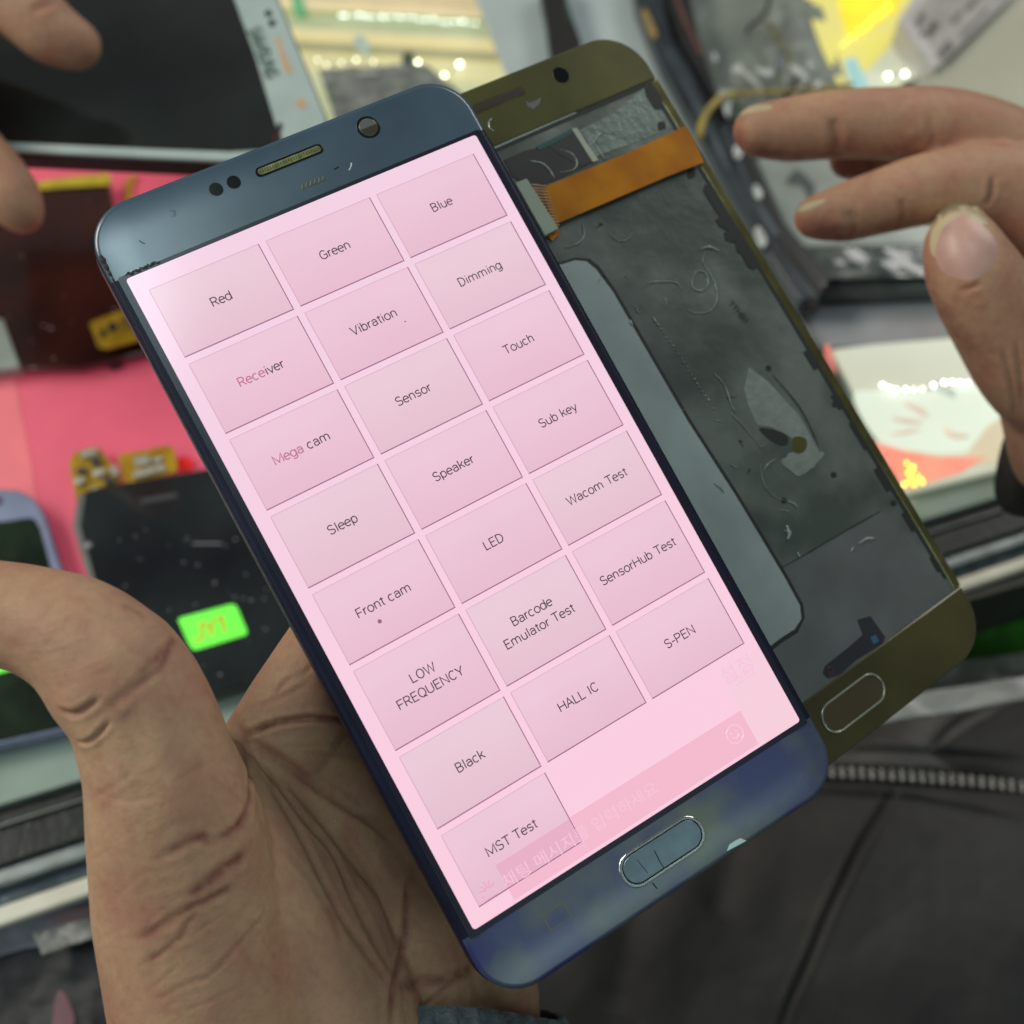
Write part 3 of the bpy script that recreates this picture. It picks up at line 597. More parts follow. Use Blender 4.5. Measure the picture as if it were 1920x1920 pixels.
#--HANDS--
# ================================================================== hands
m_skin = skin_mat('palm skin', (.50, .305, .185), (.40, .225, .14), (.46, .19, .14))
m_skin2 = skin_mat('hand skin', (.48, .275, .17), (.40, .205, .13), (.48, .16, .11))
T = Thing('hand', 'left hand lying palm up under the lit phone with its thumb stretched to the left', 'hand', D(500, 1600, 23))
chains = [
    [(-150, 1120, 20.2, .74), (-60, 1140, 20.1, .84), (60, 1163, 20.0, .90), (150, 1200, 19.9, 1.02), (215, 1262, 19.9, 1.16)],
    [(215, 1262, 19.9, 1.16), (262, 1330, 20.0, 1.16), (300, 1440, 20.2, 1.24), (330, 1560, 20.5, 1.46), (355, 1700, 20.8, 1.60), (385, 1850, 21.0, 1.66), (420, 2050, 21.4, 1.7)],
    [(330, 1500, 21.6, 1.4), (430, 1620, 22.0, 1.7), (520, 1750, 22.3, 1.8), (600, 1900, 22.5, 1.8), (640, 2060, 22.6, 1.8)],
    [(470, 1480, 22.9, 1.25), (560, 1560, 23.6, 1.45), (660, 1700, 24.0, 1.5), (740, 1820, 24.2, 1.5), (760, 2000, 24.0, 1.6)],
    [(520, 1420, 23.4, 1.15), (640, 1420, 24.2, 1.25), (760, 1560, 24.9, 1.35), (850, 1700, 25.2, 1.3), (905, 1800, 25.2, 1.05), (900, 1990, 25., 1.3)],
    [(500, 1420, 22.9, .98), (560, 1330, 23.1, 1.02), (640, 1205, 23.5, .98), (745, 1060, 24.3, .90), (880, 930, 25.9, .84), (1010, 850, 27.2, .8), (1120, 800, 27.9, .72)],
    [(640, 1450, 24.2, 1.15), (800, 1260, 25.2, 1.0), (950, 1120, 26.2, .95), (1110, 1010, 27.6, .88), (1230, 940, 28.4, .78)],
    [(740, 1560, 24.8, 1.1), (900, 1380, 25.8, .95), (1060, 1250, 26.8, .9), (1200, 1150, 27.9, .82), (1310, 1090, 28.6, .74)],
    [(850, 1700, 25.2, 1.0), (980, 1540, 26.2, .82), (1110, 1420, 27.0, .76), (1220, 1330, 27.8, .7), (1300, 1280, 28.3, .64)],
]
cr = [  # outline seen, width cm, depth cm, redness
    ([(454, 1378), (475, 1372), (520, 1356), (580, 1348), (640, 1350), (690, 1356)], .05, .13, .75),
    ([(456, 1380), (490, 1402), (540, 1434), (590, 1475), (640, 1508), (700, 1545), (735, 1575)], .055, .085, .45),
    ([(462, 1400), (480, 1425), (500, 1450), (515, 1475)], .035, .05, .4),
    ([(425, 1325), (440, 1352), (458, 1380), (464, 1420), (468, 1480), (462, 1520), (440, 1560), (420, 1590)], .05, .055, .55),
    ([(290, 1612), (330, 1590), (375, 1568), (392, 1578), (420, 1563), (445, 1540), (462, 1510)], .045, .03, .95),
    ([(353, 1680), (385, 1655), (420, 1625), (458, 1595)], .06, .03, 1.0),
    ([(250, 1762), (300, 1738), (350, 1706), (400, 1680), (430, 1662)], .045, .03, .85),
    ([(258, 1815), (300, 1788), (340, 1755), (352, 1728), (375, 1705)], .03, .02, .6),
    ([(385, 1840), (430, 1790), (470, 1745), (500, 1710)], .03, .02, .4),
    ([(500, 1440), (528, 1478), (570, 1535), (625, 1600), (660, 1680), (700, 1760), (740, 1835)], .06, .075, .3),
    ([(505, 1470), (560, 1560), (600, 1640), (640, 1720), (690, 1790), (735, 1850)], .045, .06, .3),
    ([(540, 1600), (580, 1650), (625, 1720), (640, 1760)], .04, .035, .3),
    ([(775, 1620), (765, 1680), (762, 1740), (745, 1820), (738, 1860), (735, 1920)], .06, .08, .75),
    ([(745, 1850), (790, 1840), (850, 1830), (900, 1800)], .06, .07, .7),
    ([(780, 1900), (830, 1855), (870, 1810)], .035, .04, .5),
    ([(112, 1330), (135, 1336), (155, 1332), (185, 1310)], .045, .09, .6),
    ([(146, 1388), (165, 1390), (185, 1376), (205, 1352)], .035, .09, .5),
    ([(200, 1330), (225, 1310), (255, 1285), (290, 1262)], .05, .03, .5),
    ([(270, 1275), (300, 1250), (318, 1215), (330, 1195)], .045, .028, .75), ([(262, 1262), (290, 1240), (312, 1210)], .04, .02, .6),
    ([(230, 1135), (252, 1145), (275, 1160)], .04, .01, .45),
    ([(515, 1300), (540, 1275), (570, 1262), (595, 1240)], .035, .03, .4), ([(455, 1330), (520, 1310), (580, 1280)], .03, .02, .3),
    ([(560, 1410), (620, 1415), (680, 1420)], .025, .02, .25), ([(520, 1400), (580, 1398), (640, 1390)], .02, .015, .2),
    ([(235, 1330), (250, 1365), (262, 1400), (280, 1440)], .12, .04, .0), ([(170, 1480), (230, 1500), (300, 1492)], .03, .012, .1),
    ([(290, 1880), (340, 1850), (400, 1830)], .03, .015, .2), ([(640, 1560), (690, 1640), (720, 1720)], .04, .03, .3),
]
for k in range(26):                                                  # fine skin folds across thumb and ball of the thumb
    x = random.uniform(180, 640); y = random.uniform(1420, 1880); a = random.uniform(-.75, -.3) if x < 420 else random.uniform(.6, 1.1); l = random.uniform(25, 70)
    cr.append(([(x-l*math.cos(a), y-l*math.sin(a)), (x+random.uniform(-4, 4), y+random.uniform(-4, 4)), (x+l*math.cos(a), y+l*math.sin(a))], random.uniform(.018, .03), random.uniform(.006, .014), random.uniform(.05, .2)))
for k in range(12):
    y = 1130+k*9+random.uniform(-3, 3); cr.append(([(20+k*6, y+60), (90+k*4, y+50+random.uniform(-5, 5)), (160+k*6, y+20)], .02, .008, .12))
cr = [(p, wd*(1.5 if dp < .09 else 1.1), dp*.66, min(tn*1.15, .95)) for p, wd, dp, tn in cr]
hand, _ = body('palm_and_fingers', chains, m_skin, T, vox=.05, smooth=14, creases=cr, bumps=[((158, 1372), .26, .07), ((135, 1318), .26, .05), ((450, 1600), .8, .10), ((330, 1500), .7, .08), ((600, 1440), .5, .08), ((700, 1700), .5, .12)])
# ribbed grey cuff round the wrist
m_knit = mat('grey ribbed knit', (.13, .155, .17), .85, 0, var=.3, vs=5, bump=.9, bs=14)
V = []; F = []
ax = (D(905, 1985, 24.6)-D(560, 1985, 22.8)); c0 = D(690, 2006, 23.7); dn = (D(640, 2300, 22.6)-c0).normalized(); e1 = ax.normalized(); e2 = dn.cross(e1).normalized()
N_ = 240; rows_ = 10
for j in range(rows_):
    for i in range(N_):
        a = 6.28318*i/N_; rib = .11*math.sin(a*46)+.03*math.sin(a*9); rad = (3.95+rib)+.18*math.sin(j*.9)-(.25 if j in (0,) else 0); rad2 = (2.35+rib)-(.25 if j == 0 else 0)
        V.append(c0+dn*(j*.55-1.1+.12*math.sin(a*3))+e1*(rad*math.cos(a)+.35)+e2*rad2*math.sin(a))
for j in range(rows_-1):
    for i in range(N_): F.append([j*N_+i, j*N_+(i+1) % N_, (j+1)*N_+(i+1) % N_, (j+1)*N_+i])
mesh('knit_cuff', V, F, m_knit, T, smooth=True, label='grey ribbed knit sleeve cuff')
sd = T.o.children[-1].modifiers.new('s', 'SOLIDIFY'); sd.thickness = .2*S

T = Thing('hand', 'blurred right hand reaching in from the right with thumb nail towards the viewer', 'hand', D(1800, 400, 31))
chains = [
    [(1423, 245, 31.2, .66), (1480, 243, 31.2, .80), (1560, 234, 31.2, .86), (1660, 232, 31.3, .90), (1780, 245, 31.6, 1.05), (1900, 300, 32, 1.25), (2050, 400, 32.5, 1.6)],
    [(1590, 300, 32.6, .50), (1680, 305, 32.6, .62), (1780, 320, 32.6, .8), (1900, 380, 32.6, 1.1)],
    [(1528, 408, 30.3, .52), (1585, 398, 30.2, .72), (1660, 376, 30.3, .80), (1760, 352, 30.6, .92), (1880, 360, 31, 1.2), (2000, 430, 31.4, 1.5)],
    [(1803, 462, 28.4, .86), (1825, 515, 28.4, 1.06), (1880, 600, 28.9, 1.22), (1950, 700, 29.6, 1.35), (2050, 760, 30.5, 1.5)],
    [(1960, 420, 32, 1.7), (2060, 520, 32, 2.0), (2080, 700, 31.6, 2.0), (2200, 820, 31.6, 2.1)],
    [(1960, 600, 30.5, 1.5), (1985, 720, 30.5, 1.5), (2010, 840, 30.8, 1.5)],
]
cr = [([(1562, 222), (1568, 255), (1560, 292)], .13, .09, .5), ([(1395, 272), (1440, 290), (1500, 300), (1560, 288), (1610, 280)], .34, 0, .75), ([(1500, 418), (1560, 442), (1640, 442), (1720, 415)], .34, 0, .75), ([(1620, 290), (1700, 275), (1800, 262)], .3, 0, .5), ([(1380, 240), (1385, 265), (1400, 280)], .25, 0, .6), ([(1560, 310), (1600, 325), (1650, 318)], .3, 0, .8), ([(1735, 500), (1752, 560), (1800, 630), (1870, 700)], .28, 0, .55), ([(1590, 395), (1600, 420), (1595, 448)], .12, .07, .4), ([(1690, 372), (1694, 400), (1690, 425)], .10, .06, .35), ([(1862, 330), (1858, 365), (1846, 385)], .07, .08, .5),  # zero-depth lines: reddish undersides, plus shade painted between the fingers
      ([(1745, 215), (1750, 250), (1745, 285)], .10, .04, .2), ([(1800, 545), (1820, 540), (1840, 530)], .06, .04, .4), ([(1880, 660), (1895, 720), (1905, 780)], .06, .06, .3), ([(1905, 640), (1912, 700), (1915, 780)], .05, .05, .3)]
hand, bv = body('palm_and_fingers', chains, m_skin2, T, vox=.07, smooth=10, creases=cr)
m_nail = mat('fingernail', (.52, .30, .25), .42, 0, var=.12, vs=1.2, coat=0); m_tip = mat('pale nail edge', (.52, .42, .26), .4, var=.1)
nail('thumb_nail', [(1752, 450), (1764, 418), (1788, 398), (1812, 396), (1842, 416), (1868, 446), (1872, 478), (1856, 508), (1825, 526), (1790, 524), (1762, 508), (1750, 480)], bv, m_nail, T, hand, .042, 'broad pink thumb nail')
nail('nail_edge', [(1738, 470), (1744, 420), (1766, 390), (1800, 380), (1836, 390), (1862, 420), (1838, 412), (1800, 402), (1770, 420), (1758, 452), (1752, 490)], bv, m_tip, T, hand, .012)
nail('finger_nail', [(1378, 222), (1390, 202), (1420, 196), (1450, 198), (1440, 207), (1405, 212)], bv, m_tip, T, hand, .015)
nail('finger_nail', [(1492, 398), (1505, 384), (1530, 376), (1550, 374), (1535, 386), (1510, 396)], bv, m_tip, T, hand, .015)
V, F = capsules([[(1915, 850, 29.6, 1.05), (1960, 860, 30, 1.6), (2040, 850, 30.4, 2.2)], [(1908, 800, 29.7, .45), (1925, 900, 29.7, .6)]])
V = []; F = []
c0 = D(2030, 865, 31.2); e1 = (D(2030, 765, 31.2)-c0).normalized(); e3 = (D(2130, 865, 31.2)-c0).normalized(); e2 = e1.cross(e3)
for j in range(9):
    for i in range(32):
        a = 6.28318*i/32; V.append(c0+e3*(j*.6-1.42+.15*math.sin(a*2)-abs(math.cos(a))*.12)+e1*math.cos(a)*(1.42+.05*j)+e2*math.sin(a)*(1.9+.05*j))
for j in range(8):
    for i in range(32): F.append([j*32+i, j*32+(i+1) % 32, (j+1)*32+(i+1) % 32, (j+1)*32+i])
F.append(list(range(32)))
mesh('sleeve', V, F, mat('black sleeve cloth', (.012, .010, .011), .8, var=.3, bump=.4), T, smooth=True, label='black sleeve end below the thumb', bevel=0)

T = Thing('hand', 'two blurred fingertips of a left hand gripping the white framed phone at top left', 'hand', D(-100, 200, 35))
chains = [
    [(142, 84, 35.0, .72), (95, 60, 34.9, .92), (40, 10, 34.8, 1.0), (-60, -60, 35, 1.15), (-200, 60, 36, 1.6)],
    [(42, 400, 34.6, .58), (18, 365, 34.6, .84), (-40, 300, 34.8, .95), (-150, 200, 35.4, 1.2), (-220, 120, 36, 1.6)],
    [(-200, 60, 36, 1.6), (-260, 160, 36.2, 1.9), (-320, 300, 36.4, 1.9)],
]
hand, bv = body('fingers', chains, m_skin2, T, vox=.08, smooth=10, creases=[([(60, 20), (85, 10), (105, 0)], .1, .04, .2), ([(30, 320), (50, 345), (62, 372)], .06, .02, .3)])
#--BACK--
# ================================================================== counter
P1, P2 = U(75, 1375), U(1780, 885); ud = (P2-P1).normalized(); un = Vector((ud.y, -ud.x, 0))      # along the edge, and towards the viewer
def band(name, o0, o1, z0, z1, m, T, bevel=.03, label=None):
    k = lambda a: 1-.24*a/(P2-P1).length                            # the rails run slightly together towards the right
    P = [P1+ud*a+un*o*k(a) for a, o in ((-40, o0), (52, o0), (52, o1), (-40, o1))]
    V, F = prism([(p.x, p.y) for p in P], z1, z0); return mesh(name, V, F, m, T, bevel=bevel, label=label)
off = lambda y: (U(75, y)-P1).dot(un)
o1, o2, o3, o4, o5 = [off(y) for y in (1487, 1590, 1622, 1652, 1690)]
T = Thing('display_counter', 'glass display counter with pale edge strip and metal front rails under the phones', 'counter', P1+Vector((0, 0, -40)))
P = [P1+ud*a+un*o for a, o in ((-40, 0), (75, 0), (75, -75), (-40, -75))]
mesh('glass_top', *prism([(p.x, p.y) for p in P], 0, -.8), mat('grey green counter glass', (.16, .20, .18), .12, 0, var=.15, vs=.2, coat=.5), T, bevel=.05)
band('edge_strip', .01, o1, -.8, .05, mat('pale green edge strip', (.24, .31, .26), .2, 0, vs=.3, col2=(.32, .40, .35), coat=.6), T)
band('rubber_channel', o1+.01, o2, -1.2, -.25, mat('black channel', (.012, .014, .014), .35, .2, var=.4, vs=2, bump=.4), T)
band('metal_rail', o1+.5, o1+.56, -.3, -.1, mat('dull metal line', (.35, .36, .34), .3, .8), T)
band('metal_rail', o2+.01, o3, -1.2, -.45, mat('bright aluminium rail', (.62, .68, .68), .22, .8, var=.2, vs=1.5), T, .08)
band('metal_rail', o3+.01, o4, -1.4, -.9, mat('dark blue metal rail', (.10, .13, .15), .3, .7, var=.3, vs=2, bump=.3), T, .08)
band('white_rail', o4+.01, o5, -1.15, -.8, mat('cream plastic rail', (.68, .66, .56), .4, var=.1, vs=.6), T, .1)
band('front_panel', o4-2.2, o5-.9, -40, -2.45, mat('dark counter front', (.03, .03, .03), .5), T, 0)
# ------------------------------------------------------------------ left: pink sheet and the parts lying on it
m_pink = mat('coral pink sheet', (.74, .12, .19), .55, 0, vs=.22, var=.1, bump=.15, bs=1, emit=(.80, .085, .15), es=.22)  # emission adds brightness the lamps don't give; the sheet is no lamp
T = Thing('pink_sheet', 'coral pink sheet lying on the counter under the screens at the left', 'sheet', U(200, 700))
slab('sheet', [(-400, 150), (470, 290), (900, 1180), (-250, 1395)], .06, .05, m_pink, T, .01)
slab('folded_edge', [(-300, 640), (18, 660), (62, 880), (80, 1060), (-260, 1060)], .09, .02, mat('lighter pink fold', (.80, .19, .22), .5, vs=.3, emit=(.80, .13, .17), es=.22), T, .01)  # fold given the same added glow as the sheet
m_maroon = mat('maroon black glass', (.022, .008, .007), .14, 0, vs=.35, col2=(.055, .014, .010), coat=.6, bump=.06)
T = Thing('broken_screen', 'dark maroon phone screen with a yellow strip beside the fingertip', 'display panel', U(140, 500))
slab('glass', [(-120, 352), (60, 345), (205, 338), (214, 400), (262, 540), (300, 655), (150, 688), (-20, 690), (-120, 640)], .65, .35, m_maroon, T, .05)
slab('yellow_strip', [(55, 343), (130, 332), (205, 325), (210, 346), (130, 350), (62, 356)], .74, .06, mat('yellow tape', (.62, .50, .03), .4, var=.2, vs=2), T, .02)
slab('pale_corner', [(-60, 590), (5, 598), (38, 688), (-60, 700)], .72, .5, mat('grey white corner', (.32, .36, .33), .4), T, .04)
slab('lower_tab', [(180, 652), (222, 650), (232, 678), (212, 688), (192, 682)], .4, .25, m_dark, T, .02)
V, F = merge([sphere(U(x, y, .655), .03+.02*(x % 3), 6, (1.6, .6, .15)) for x, y in ((15, 595), (82, 610), (95, 615), (135, 605), (62, 690), (30, 668), (100, 672), (60, 640), (165, 378), (120, 560), (215, 580), (40, 480))])
mesh('glare_speck', V, F, mat('painted glare', (.30, .22, .22), .4), T)  # glare spots set on the glass as pale specks
m_flex = mat('golden flex film', (.55, .33, .02), .3, 0, vs=1.2, col2=(.36, .20, .01), coat=.3)
T = Thing('flex_connector', 'golden flex connector tip poking out from under the left edge of the lit phone', 'flex cable', U(220, 610, 1))
slab('film', [(168, 606), (178, 600), (300, 556), (325, 620), (200, 654), (184, 650), (180, 640)], 1.05, .06, m_flex, T, .01)
slab('printed_area', [(222, 600), (262, 584), (300, 568), (308, 598), (228, 622)], 1.058, .01, mat('brown print', (.20, .11, .015), .4, var=.4, vs=8), T, 0)
V, F = prism([tuple(U(211+9*math.cos(a), 613+9*math.sin(a), 1.07))[:2] for a in np.linspace(0, 6.28, 16)[:-1]], 1.08, 1.05); mesh('hole', V, F, m_hole, T)
slab('printed_mark', [(186, 618), (196, 615), (201, 630), (190, 633)], 1.06, .01, m_dark, T, 0)
slab('printed_mark', [(182, 608), (186, 607), (187, 611), (183, 612)], 1.06, .01, m_dark, T, 0)
T = Thing('adhesive_tab', 'small yellow adhesive tab on the pink sheet above the phone corner', 'tab', U(243, 350))
slab('tab', [(233, 338), (250, 328), (258, 330), (248, 345), (247, 378), (236, 376)], .2, .08, mat('amber tab', (.60, .33, .02), .4), T, .01)
T = Thing('component_pile', 'small brown metal bits beside the white framed phone edge', 'metal bits', U(375, 310))
mesh('bits', *merge([sphere(U(350+9*k, 322-1.5*(k % 4)*4, .5), .12+.05*(k % 3), 7, (1.3, .8, .5)) for k in range(8)]), mat('brown metal', (.30, .13, .05), .35, .5, var=.5, vs=4), T, smooth=True)
# light blue phone
T = Thing('mobile_phone', 'light blue framed phone cut off by the left picture edge above the thumb', 'smartphone', U(0, 1100))
slab('frame', [(-160, 935), (-60, 920), (0, 915), (30, 917), (52, 926), (70, 941), (84, 965), (95, 1000), (118, 1075), (196, 1352), (-80, 1414)], .75, .65, mat('lavender blue shell', (.26, .30, .46), .3, .2, var=.1, coat=.4), T, .1)
slab('screen', [(-150, 1000), (-50, 985), (56, 970), (66, 974), (76, 992), (98, 1075), (182, 1349), (-80, 1408)], .765, .05, mat('dark green black screen', (.008, .012, .009), .12, col2=(.02, .035, .02), coat=.5), T, .02)
V, F = prism([tuple(U(-4+8*math.cos(a), 938+8*math.sin(a), .78))[:2] for a in np.linspace(0, 6.28, 16)[:-1]], .775, .74); mesh('front_camera', V, F, mat('purple camera dot', (.08, .02, .06), .3), T)
m_green = mat('fluorescent green sticker', (.12, .80, .06), .5, var=.05, emit=(.20, 1, .07), es=.5)  # sticker's fluorescent brightness put in as emission
T = Thing('sticker', 'green sticker at the left picture edge below the thumb', 'sticker', U(15, 1238, .8), group=None)
slab('label_paper', [(-40, 1218), (18, 1205), (30, 1208), (42, 1240), (40, 1250), (-30, 1270)], .80, .02, m_green, T, .004)
# black phone screen with flex
m_scrblk = mat('dusty black screen glass', (.007, .008, .011), .16, 0, vs=.25, col2=(.022, .028, .030), coat=.7, bump=.05)
T = Thing('phone_screen', 'black phone screen with golden flex cables at its top edge behind the thumb', 'display panel', U(350, 1100))
slab('glass', [(150, 935), (175, 915), (300, 893), (425, 872), (470, 876), (500, 905), (545, 1020), (590, 1190), (575, 1235), (400, 1300), (255, 1330), (232, 1300), (190, 1150), (142, 985)], .75, .5, m_scrblk, T, .1, True)
slab('clear_rim', [(146, 930), (160, 925), (150, 985), (196, 1150), (236, 1305), (228, 1300), (184, 1150), (136, 985)], .765, .2, mat('greyish rim', (.16, .17, .16), .3), T, .01)
slab('earpiece', [(262, 936), (330, 924), (334, 932), (266, 945)], .775, .015, mat('dim grille', (.05, .055, .06), .4), T, 0)
rt = math.atan2((U(330, 925, .78)-U(262, 938, .78)).y, (U(330, 925, .78)-U(262, 938, .78)).x)
text_mesh('brand_lettering', 'SAMSUNG', .17, mat('dim grey print', (.07, .075, .08), .4), T, tuple(U(298, 934, .782)), rot=rt, M=Matrix.Identity(4), weight=.08)
slab('flex_cable', [(130, 870), (138, 850), (150, 843), (186, 838), (195, 852), (212, 872), (225, 890), (226, 905), (180, 915), (158, 930), (142, 938), (136, 905)], .5, .08, m_flex, T, .01, label='folded golden flex cable with chips')
slab('flex_cable', [(222, 852), (232, 850), (318, 835), (326, 842), (332, 872), (330, 885), (236, 906), (228, 890)], .55, .08, m_flex, T, .01, label='squarer golden flex cable')
m_silv = mat('silver component', (.55, .55, .48), .3, .4, var=.25, vs=5)
for PX in ([(250, 858), (278, 852), (282, 868), (254, 874)], [(286, 858), (304, 855), (306, 864), (288, 868)], [(248, 884), (308, 870), (311, 880), (252, 896)], [(138, 898), (156, 892), (160, 902), (142, 910)], [(168, 916), (182, 911), (185, 919), (170, 924)], [(172, 882), (196, 876), (198, 888), (176, 894)], [(205, 876), (218, 872), (224, 888), (212, 892)], [(150, 846), (180, 840), (184, 852), (152, 858)]):
    slab('component', PX, .60+.06, .1, m_silv, T, .01, parent=T.o.children[-1] if False else None)
for PX in ([(170, 860), (186, 858), (190, 868), (172, 872)], [(142, 878), (160, 876), (162, 886), (144, 888)], [(192, 898), (212, 893), (214, 902), (196, 907)]): slab('component', PX, .66, .1, mat('dark chip', (.05, .06, .07), .4), T, .01)
slab('red_dot', [(332, 862), (350, 856), (362, 866), (350, 878), (334, 876)], .3, .2, mat('red plastic', (.75, .02, .015), .4, emit=(.8, .02, .01), es=.2), T, .02, True)
V = [sphere(U(random.uniform(215, 500), random.uniform(960, 1290), .757), random.uniform(.012, .034), 6, (random.uniform(1, 2.5), 1, .2)) for k in range(48)]
V += [sphere(U(165, 1022, .76), .12, 8, (1, 1, .3)), sphere(U(432, 942, .76), .11, 8, (1, .9, .3))]+[sphere(U(364+k*5.4, 1019, .76), .05, 6, (1.3, .6, .2)) for k in range(10)]
mesh('dust', *merge(V), mat('dust specks', (.30, .31, .32), .5), T)
T = Thing('sticker', 'green sticker with red handwriting on the black screen', 'sticker', U(400, 1175, .8))
slab('label_paper', [(334, 1163), (338, 1158), (432, 1133), (441, 1134), (446, 1142), (463, 1182), (462, 1190), (370, 1218), (361, 1218), (355, 1210)], .775, .02, m_green, T, .004)
rt = math.atan2((U(440, 1150, .78)-U(350, 1178, .78)).y, (U(440, 1150, .78)-U(350, 1178, .78)).x)
text_mesh('handwriting', 'JY1', .62, mat('red ink', (.55, .25, .02), .5, emit=(.62, .30, .02), es=.5), T, tuple(U(392, 1178, .79)), rot=rt, M=Matrix.Identity(4), weight=.06, xs=.95)
# ------------------------------------------------------------------ top left: white framed phone held in the fingers
T = Thing('mobile_phone', 'white framed phone with a large black screen held by two fingertips at top left', 'smartphone', U(250, 150, 9))
slab('body', [(-260, 276), (440, 308), (600, 318), (632, 296), (612, 215), (522, -5), (485, -140), (-260, -140)], 8.85, .6, mat('shaded black phone side', (.012, .010, .010), .4), T, .1)  # side coloured black to stand for its shade
slab('frame', [(-260, 268), (440, 301), (596, 308), (626, 290), (608, 212), (519, -5), (480, -140), (-260, -140)], 9.0, .14, mat('silver white frame', (.42, .47, .46), .25, .2, var=.06, coat=.5), T, .05, seg=3) if False else slab('frame', [(-260, 268), (440, 301), (596, 308), (626, 290), (608, 212), (519, -5), (480, -140), (-260, -140)], 9.0, .14, mat('silver white frame', (.44, .52, .50), .25, .1, var=.06, coat=.3), T, .05)
slab('screen', [(-260, 254), (300, 279), (430, 284), (505, 280), (524, 262), (518, 238), (478, 105), (438, -5), (395, -140), (-260, -140)], 9.012, .03, mat('black glass screen', (.007, .007, .008), .12, vs=.2, col2=(.014, .018, .017), coat=.5), T, .008)
m_gp = mat('dark green print', (.05, .10, .085), .4)
for x, y in ((503, 25), (510, 43)): V, F = prism([tuple(U(x+6.5*math.cos(a), y+6.5*math.sin(a), 9.01))[:2] for a in np.linspace(0, 6.28, 16)[:-1]], 9.012, 8.99); mesh('sensor', V, F, m_blk, T)
a_, b_ = U(474, 48, 9.01), U(514, 150, 9.01)
text_mesh('brand_lettering', 'SAMSUNG', .46, m_gp, T, tuple((a_+b_)/2+Vector((0, 0, .006))), rot=math.atan2((b_-a_).y, (b_-a_).x), M=Matrix.Identity(4), weight=.085, xs=.98)
m_peach = mat('peach reflection strip', (.55, .36, .22), .3)  # orange glare on the slots, put in as colour
slab('earpiece', [(516, 70), (523, 66), (530, 88), (547, 132), (540, 140), (532, 128)], 9.012, .02, m_peach, T, 0)
slab('glare_mark', [(555, 188), (566, 184), (574, 192), (572, 202), (562, 203)], 9.012, .02, m_peach, T, 0, True)
slab('torn_corner', [(508, 262), (518, 240), (522, 228), (529, 232), (524, 250), (530, 268), (515, 275)], 9.05, .05, mat('maroon scrap', (.035, .012, .014), .4), T, .01)
# ------------------------------------------------------------------ top centre: lit showcase
T = Thing('lit_showcase', 'brightly lit cream shelves of a showcase at the top centre', 'showcase', U(720, 80))
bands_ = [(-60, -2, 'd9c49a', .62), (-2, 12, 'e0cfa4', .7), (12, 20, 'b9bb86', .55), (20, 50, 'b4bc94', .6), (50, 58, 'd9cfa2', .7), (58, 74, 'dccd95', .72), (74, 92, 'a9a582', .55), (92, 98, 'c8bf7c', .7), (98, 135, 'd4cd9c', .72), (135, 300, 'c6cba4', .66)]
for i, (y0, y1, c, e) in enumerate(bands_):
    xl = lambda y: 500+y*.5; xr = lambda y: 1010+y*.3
    m = mat('lit shelf tone %s' % ('cream' if i % 2 else 'sand'), tuple(x*.5 for x in lin(c)), .5, 0, vs=.5, var=.15, emit=c, es=e)  # LED light on the shelves is put in as emission
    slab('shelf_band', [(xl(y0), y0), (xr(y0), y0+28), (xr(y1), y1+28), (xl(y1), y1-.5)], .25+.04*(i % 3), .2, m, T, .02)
slab('green_tag', [(545, -10), (565, -10), (572, 12), (576, 30), (556, 30), (550, 14)], .5, .1, mat('green tag', (.10, .32, .16), .5, emit=(.10, .30, .14), es=.5), T, .01)
slab('price_tag', [(664, 70), (678, 66), (690, 82), (694, 96), (680, 98), (668, 86)], .5, .1, mat('dull teal tag', (.30, .40, .36), .5, emit=(.30, .38, .34), es=.5), T, .01, True)
slab('clip', [(755, 98), (775, 96), (778, 126), (760, 132), (752, 128)], .6, .2, mat('dark grey green clip', (.07, .09, .075), .4), T, .02)
def leds(name, label, pts, r, col, es, cat='led lights', z=.55, grp=None):
    m = bpy.data.materials.new(name+' glow'); m.use_nodes = True; p = m.node_tree.nodes['Principled BSDF']; p.inputs['Base Color'].default_value = (.8, .8, .8, 1); p.inputs['Emission Color'].default_value = (*ck(col), 1); p.inputs['Emission Strength'].default_value = es
    T = Thing('led_string', label, cat, U(pts[0][0], pts[0][1], z))
    a = [U(x, y, z-.06) for x, y in pts]
    mesh('wire', *tube(spline(a, 4), .03, 5), mat('pale wire', (.6, .62, .55), .4), T)
    for x, y in pts: mesh('bulb', *sphere(U(x, y, z), r*random.uniform(.8, 1.25), 8), m, T, smooth=True)
leds('white leds', 'string of white led points along the upper showcase shelf', [(640+k*10.5+random.uniform(-4, 4), 27+k*.62+random.uniform(-3, 3)) for k in range(25)], .035, 'eafff8', 8)
leds('pale leds', 'four bright led points above the grey pouch', [(783, 116), (818, 150), (833, 141), (862, 120)], .075, 'f4ffdc', 9)
leds('faint leds', 'faint led points left of the grey pouch', [(595, 112), (612, 122), (640, 118), (668, 112), (700, 116)], .06, 'fff8d8', 3)
T = Thing('grey_pouch', 'grey transparent pouch in front of the lit showcase', 'pouch', U(730, 180))
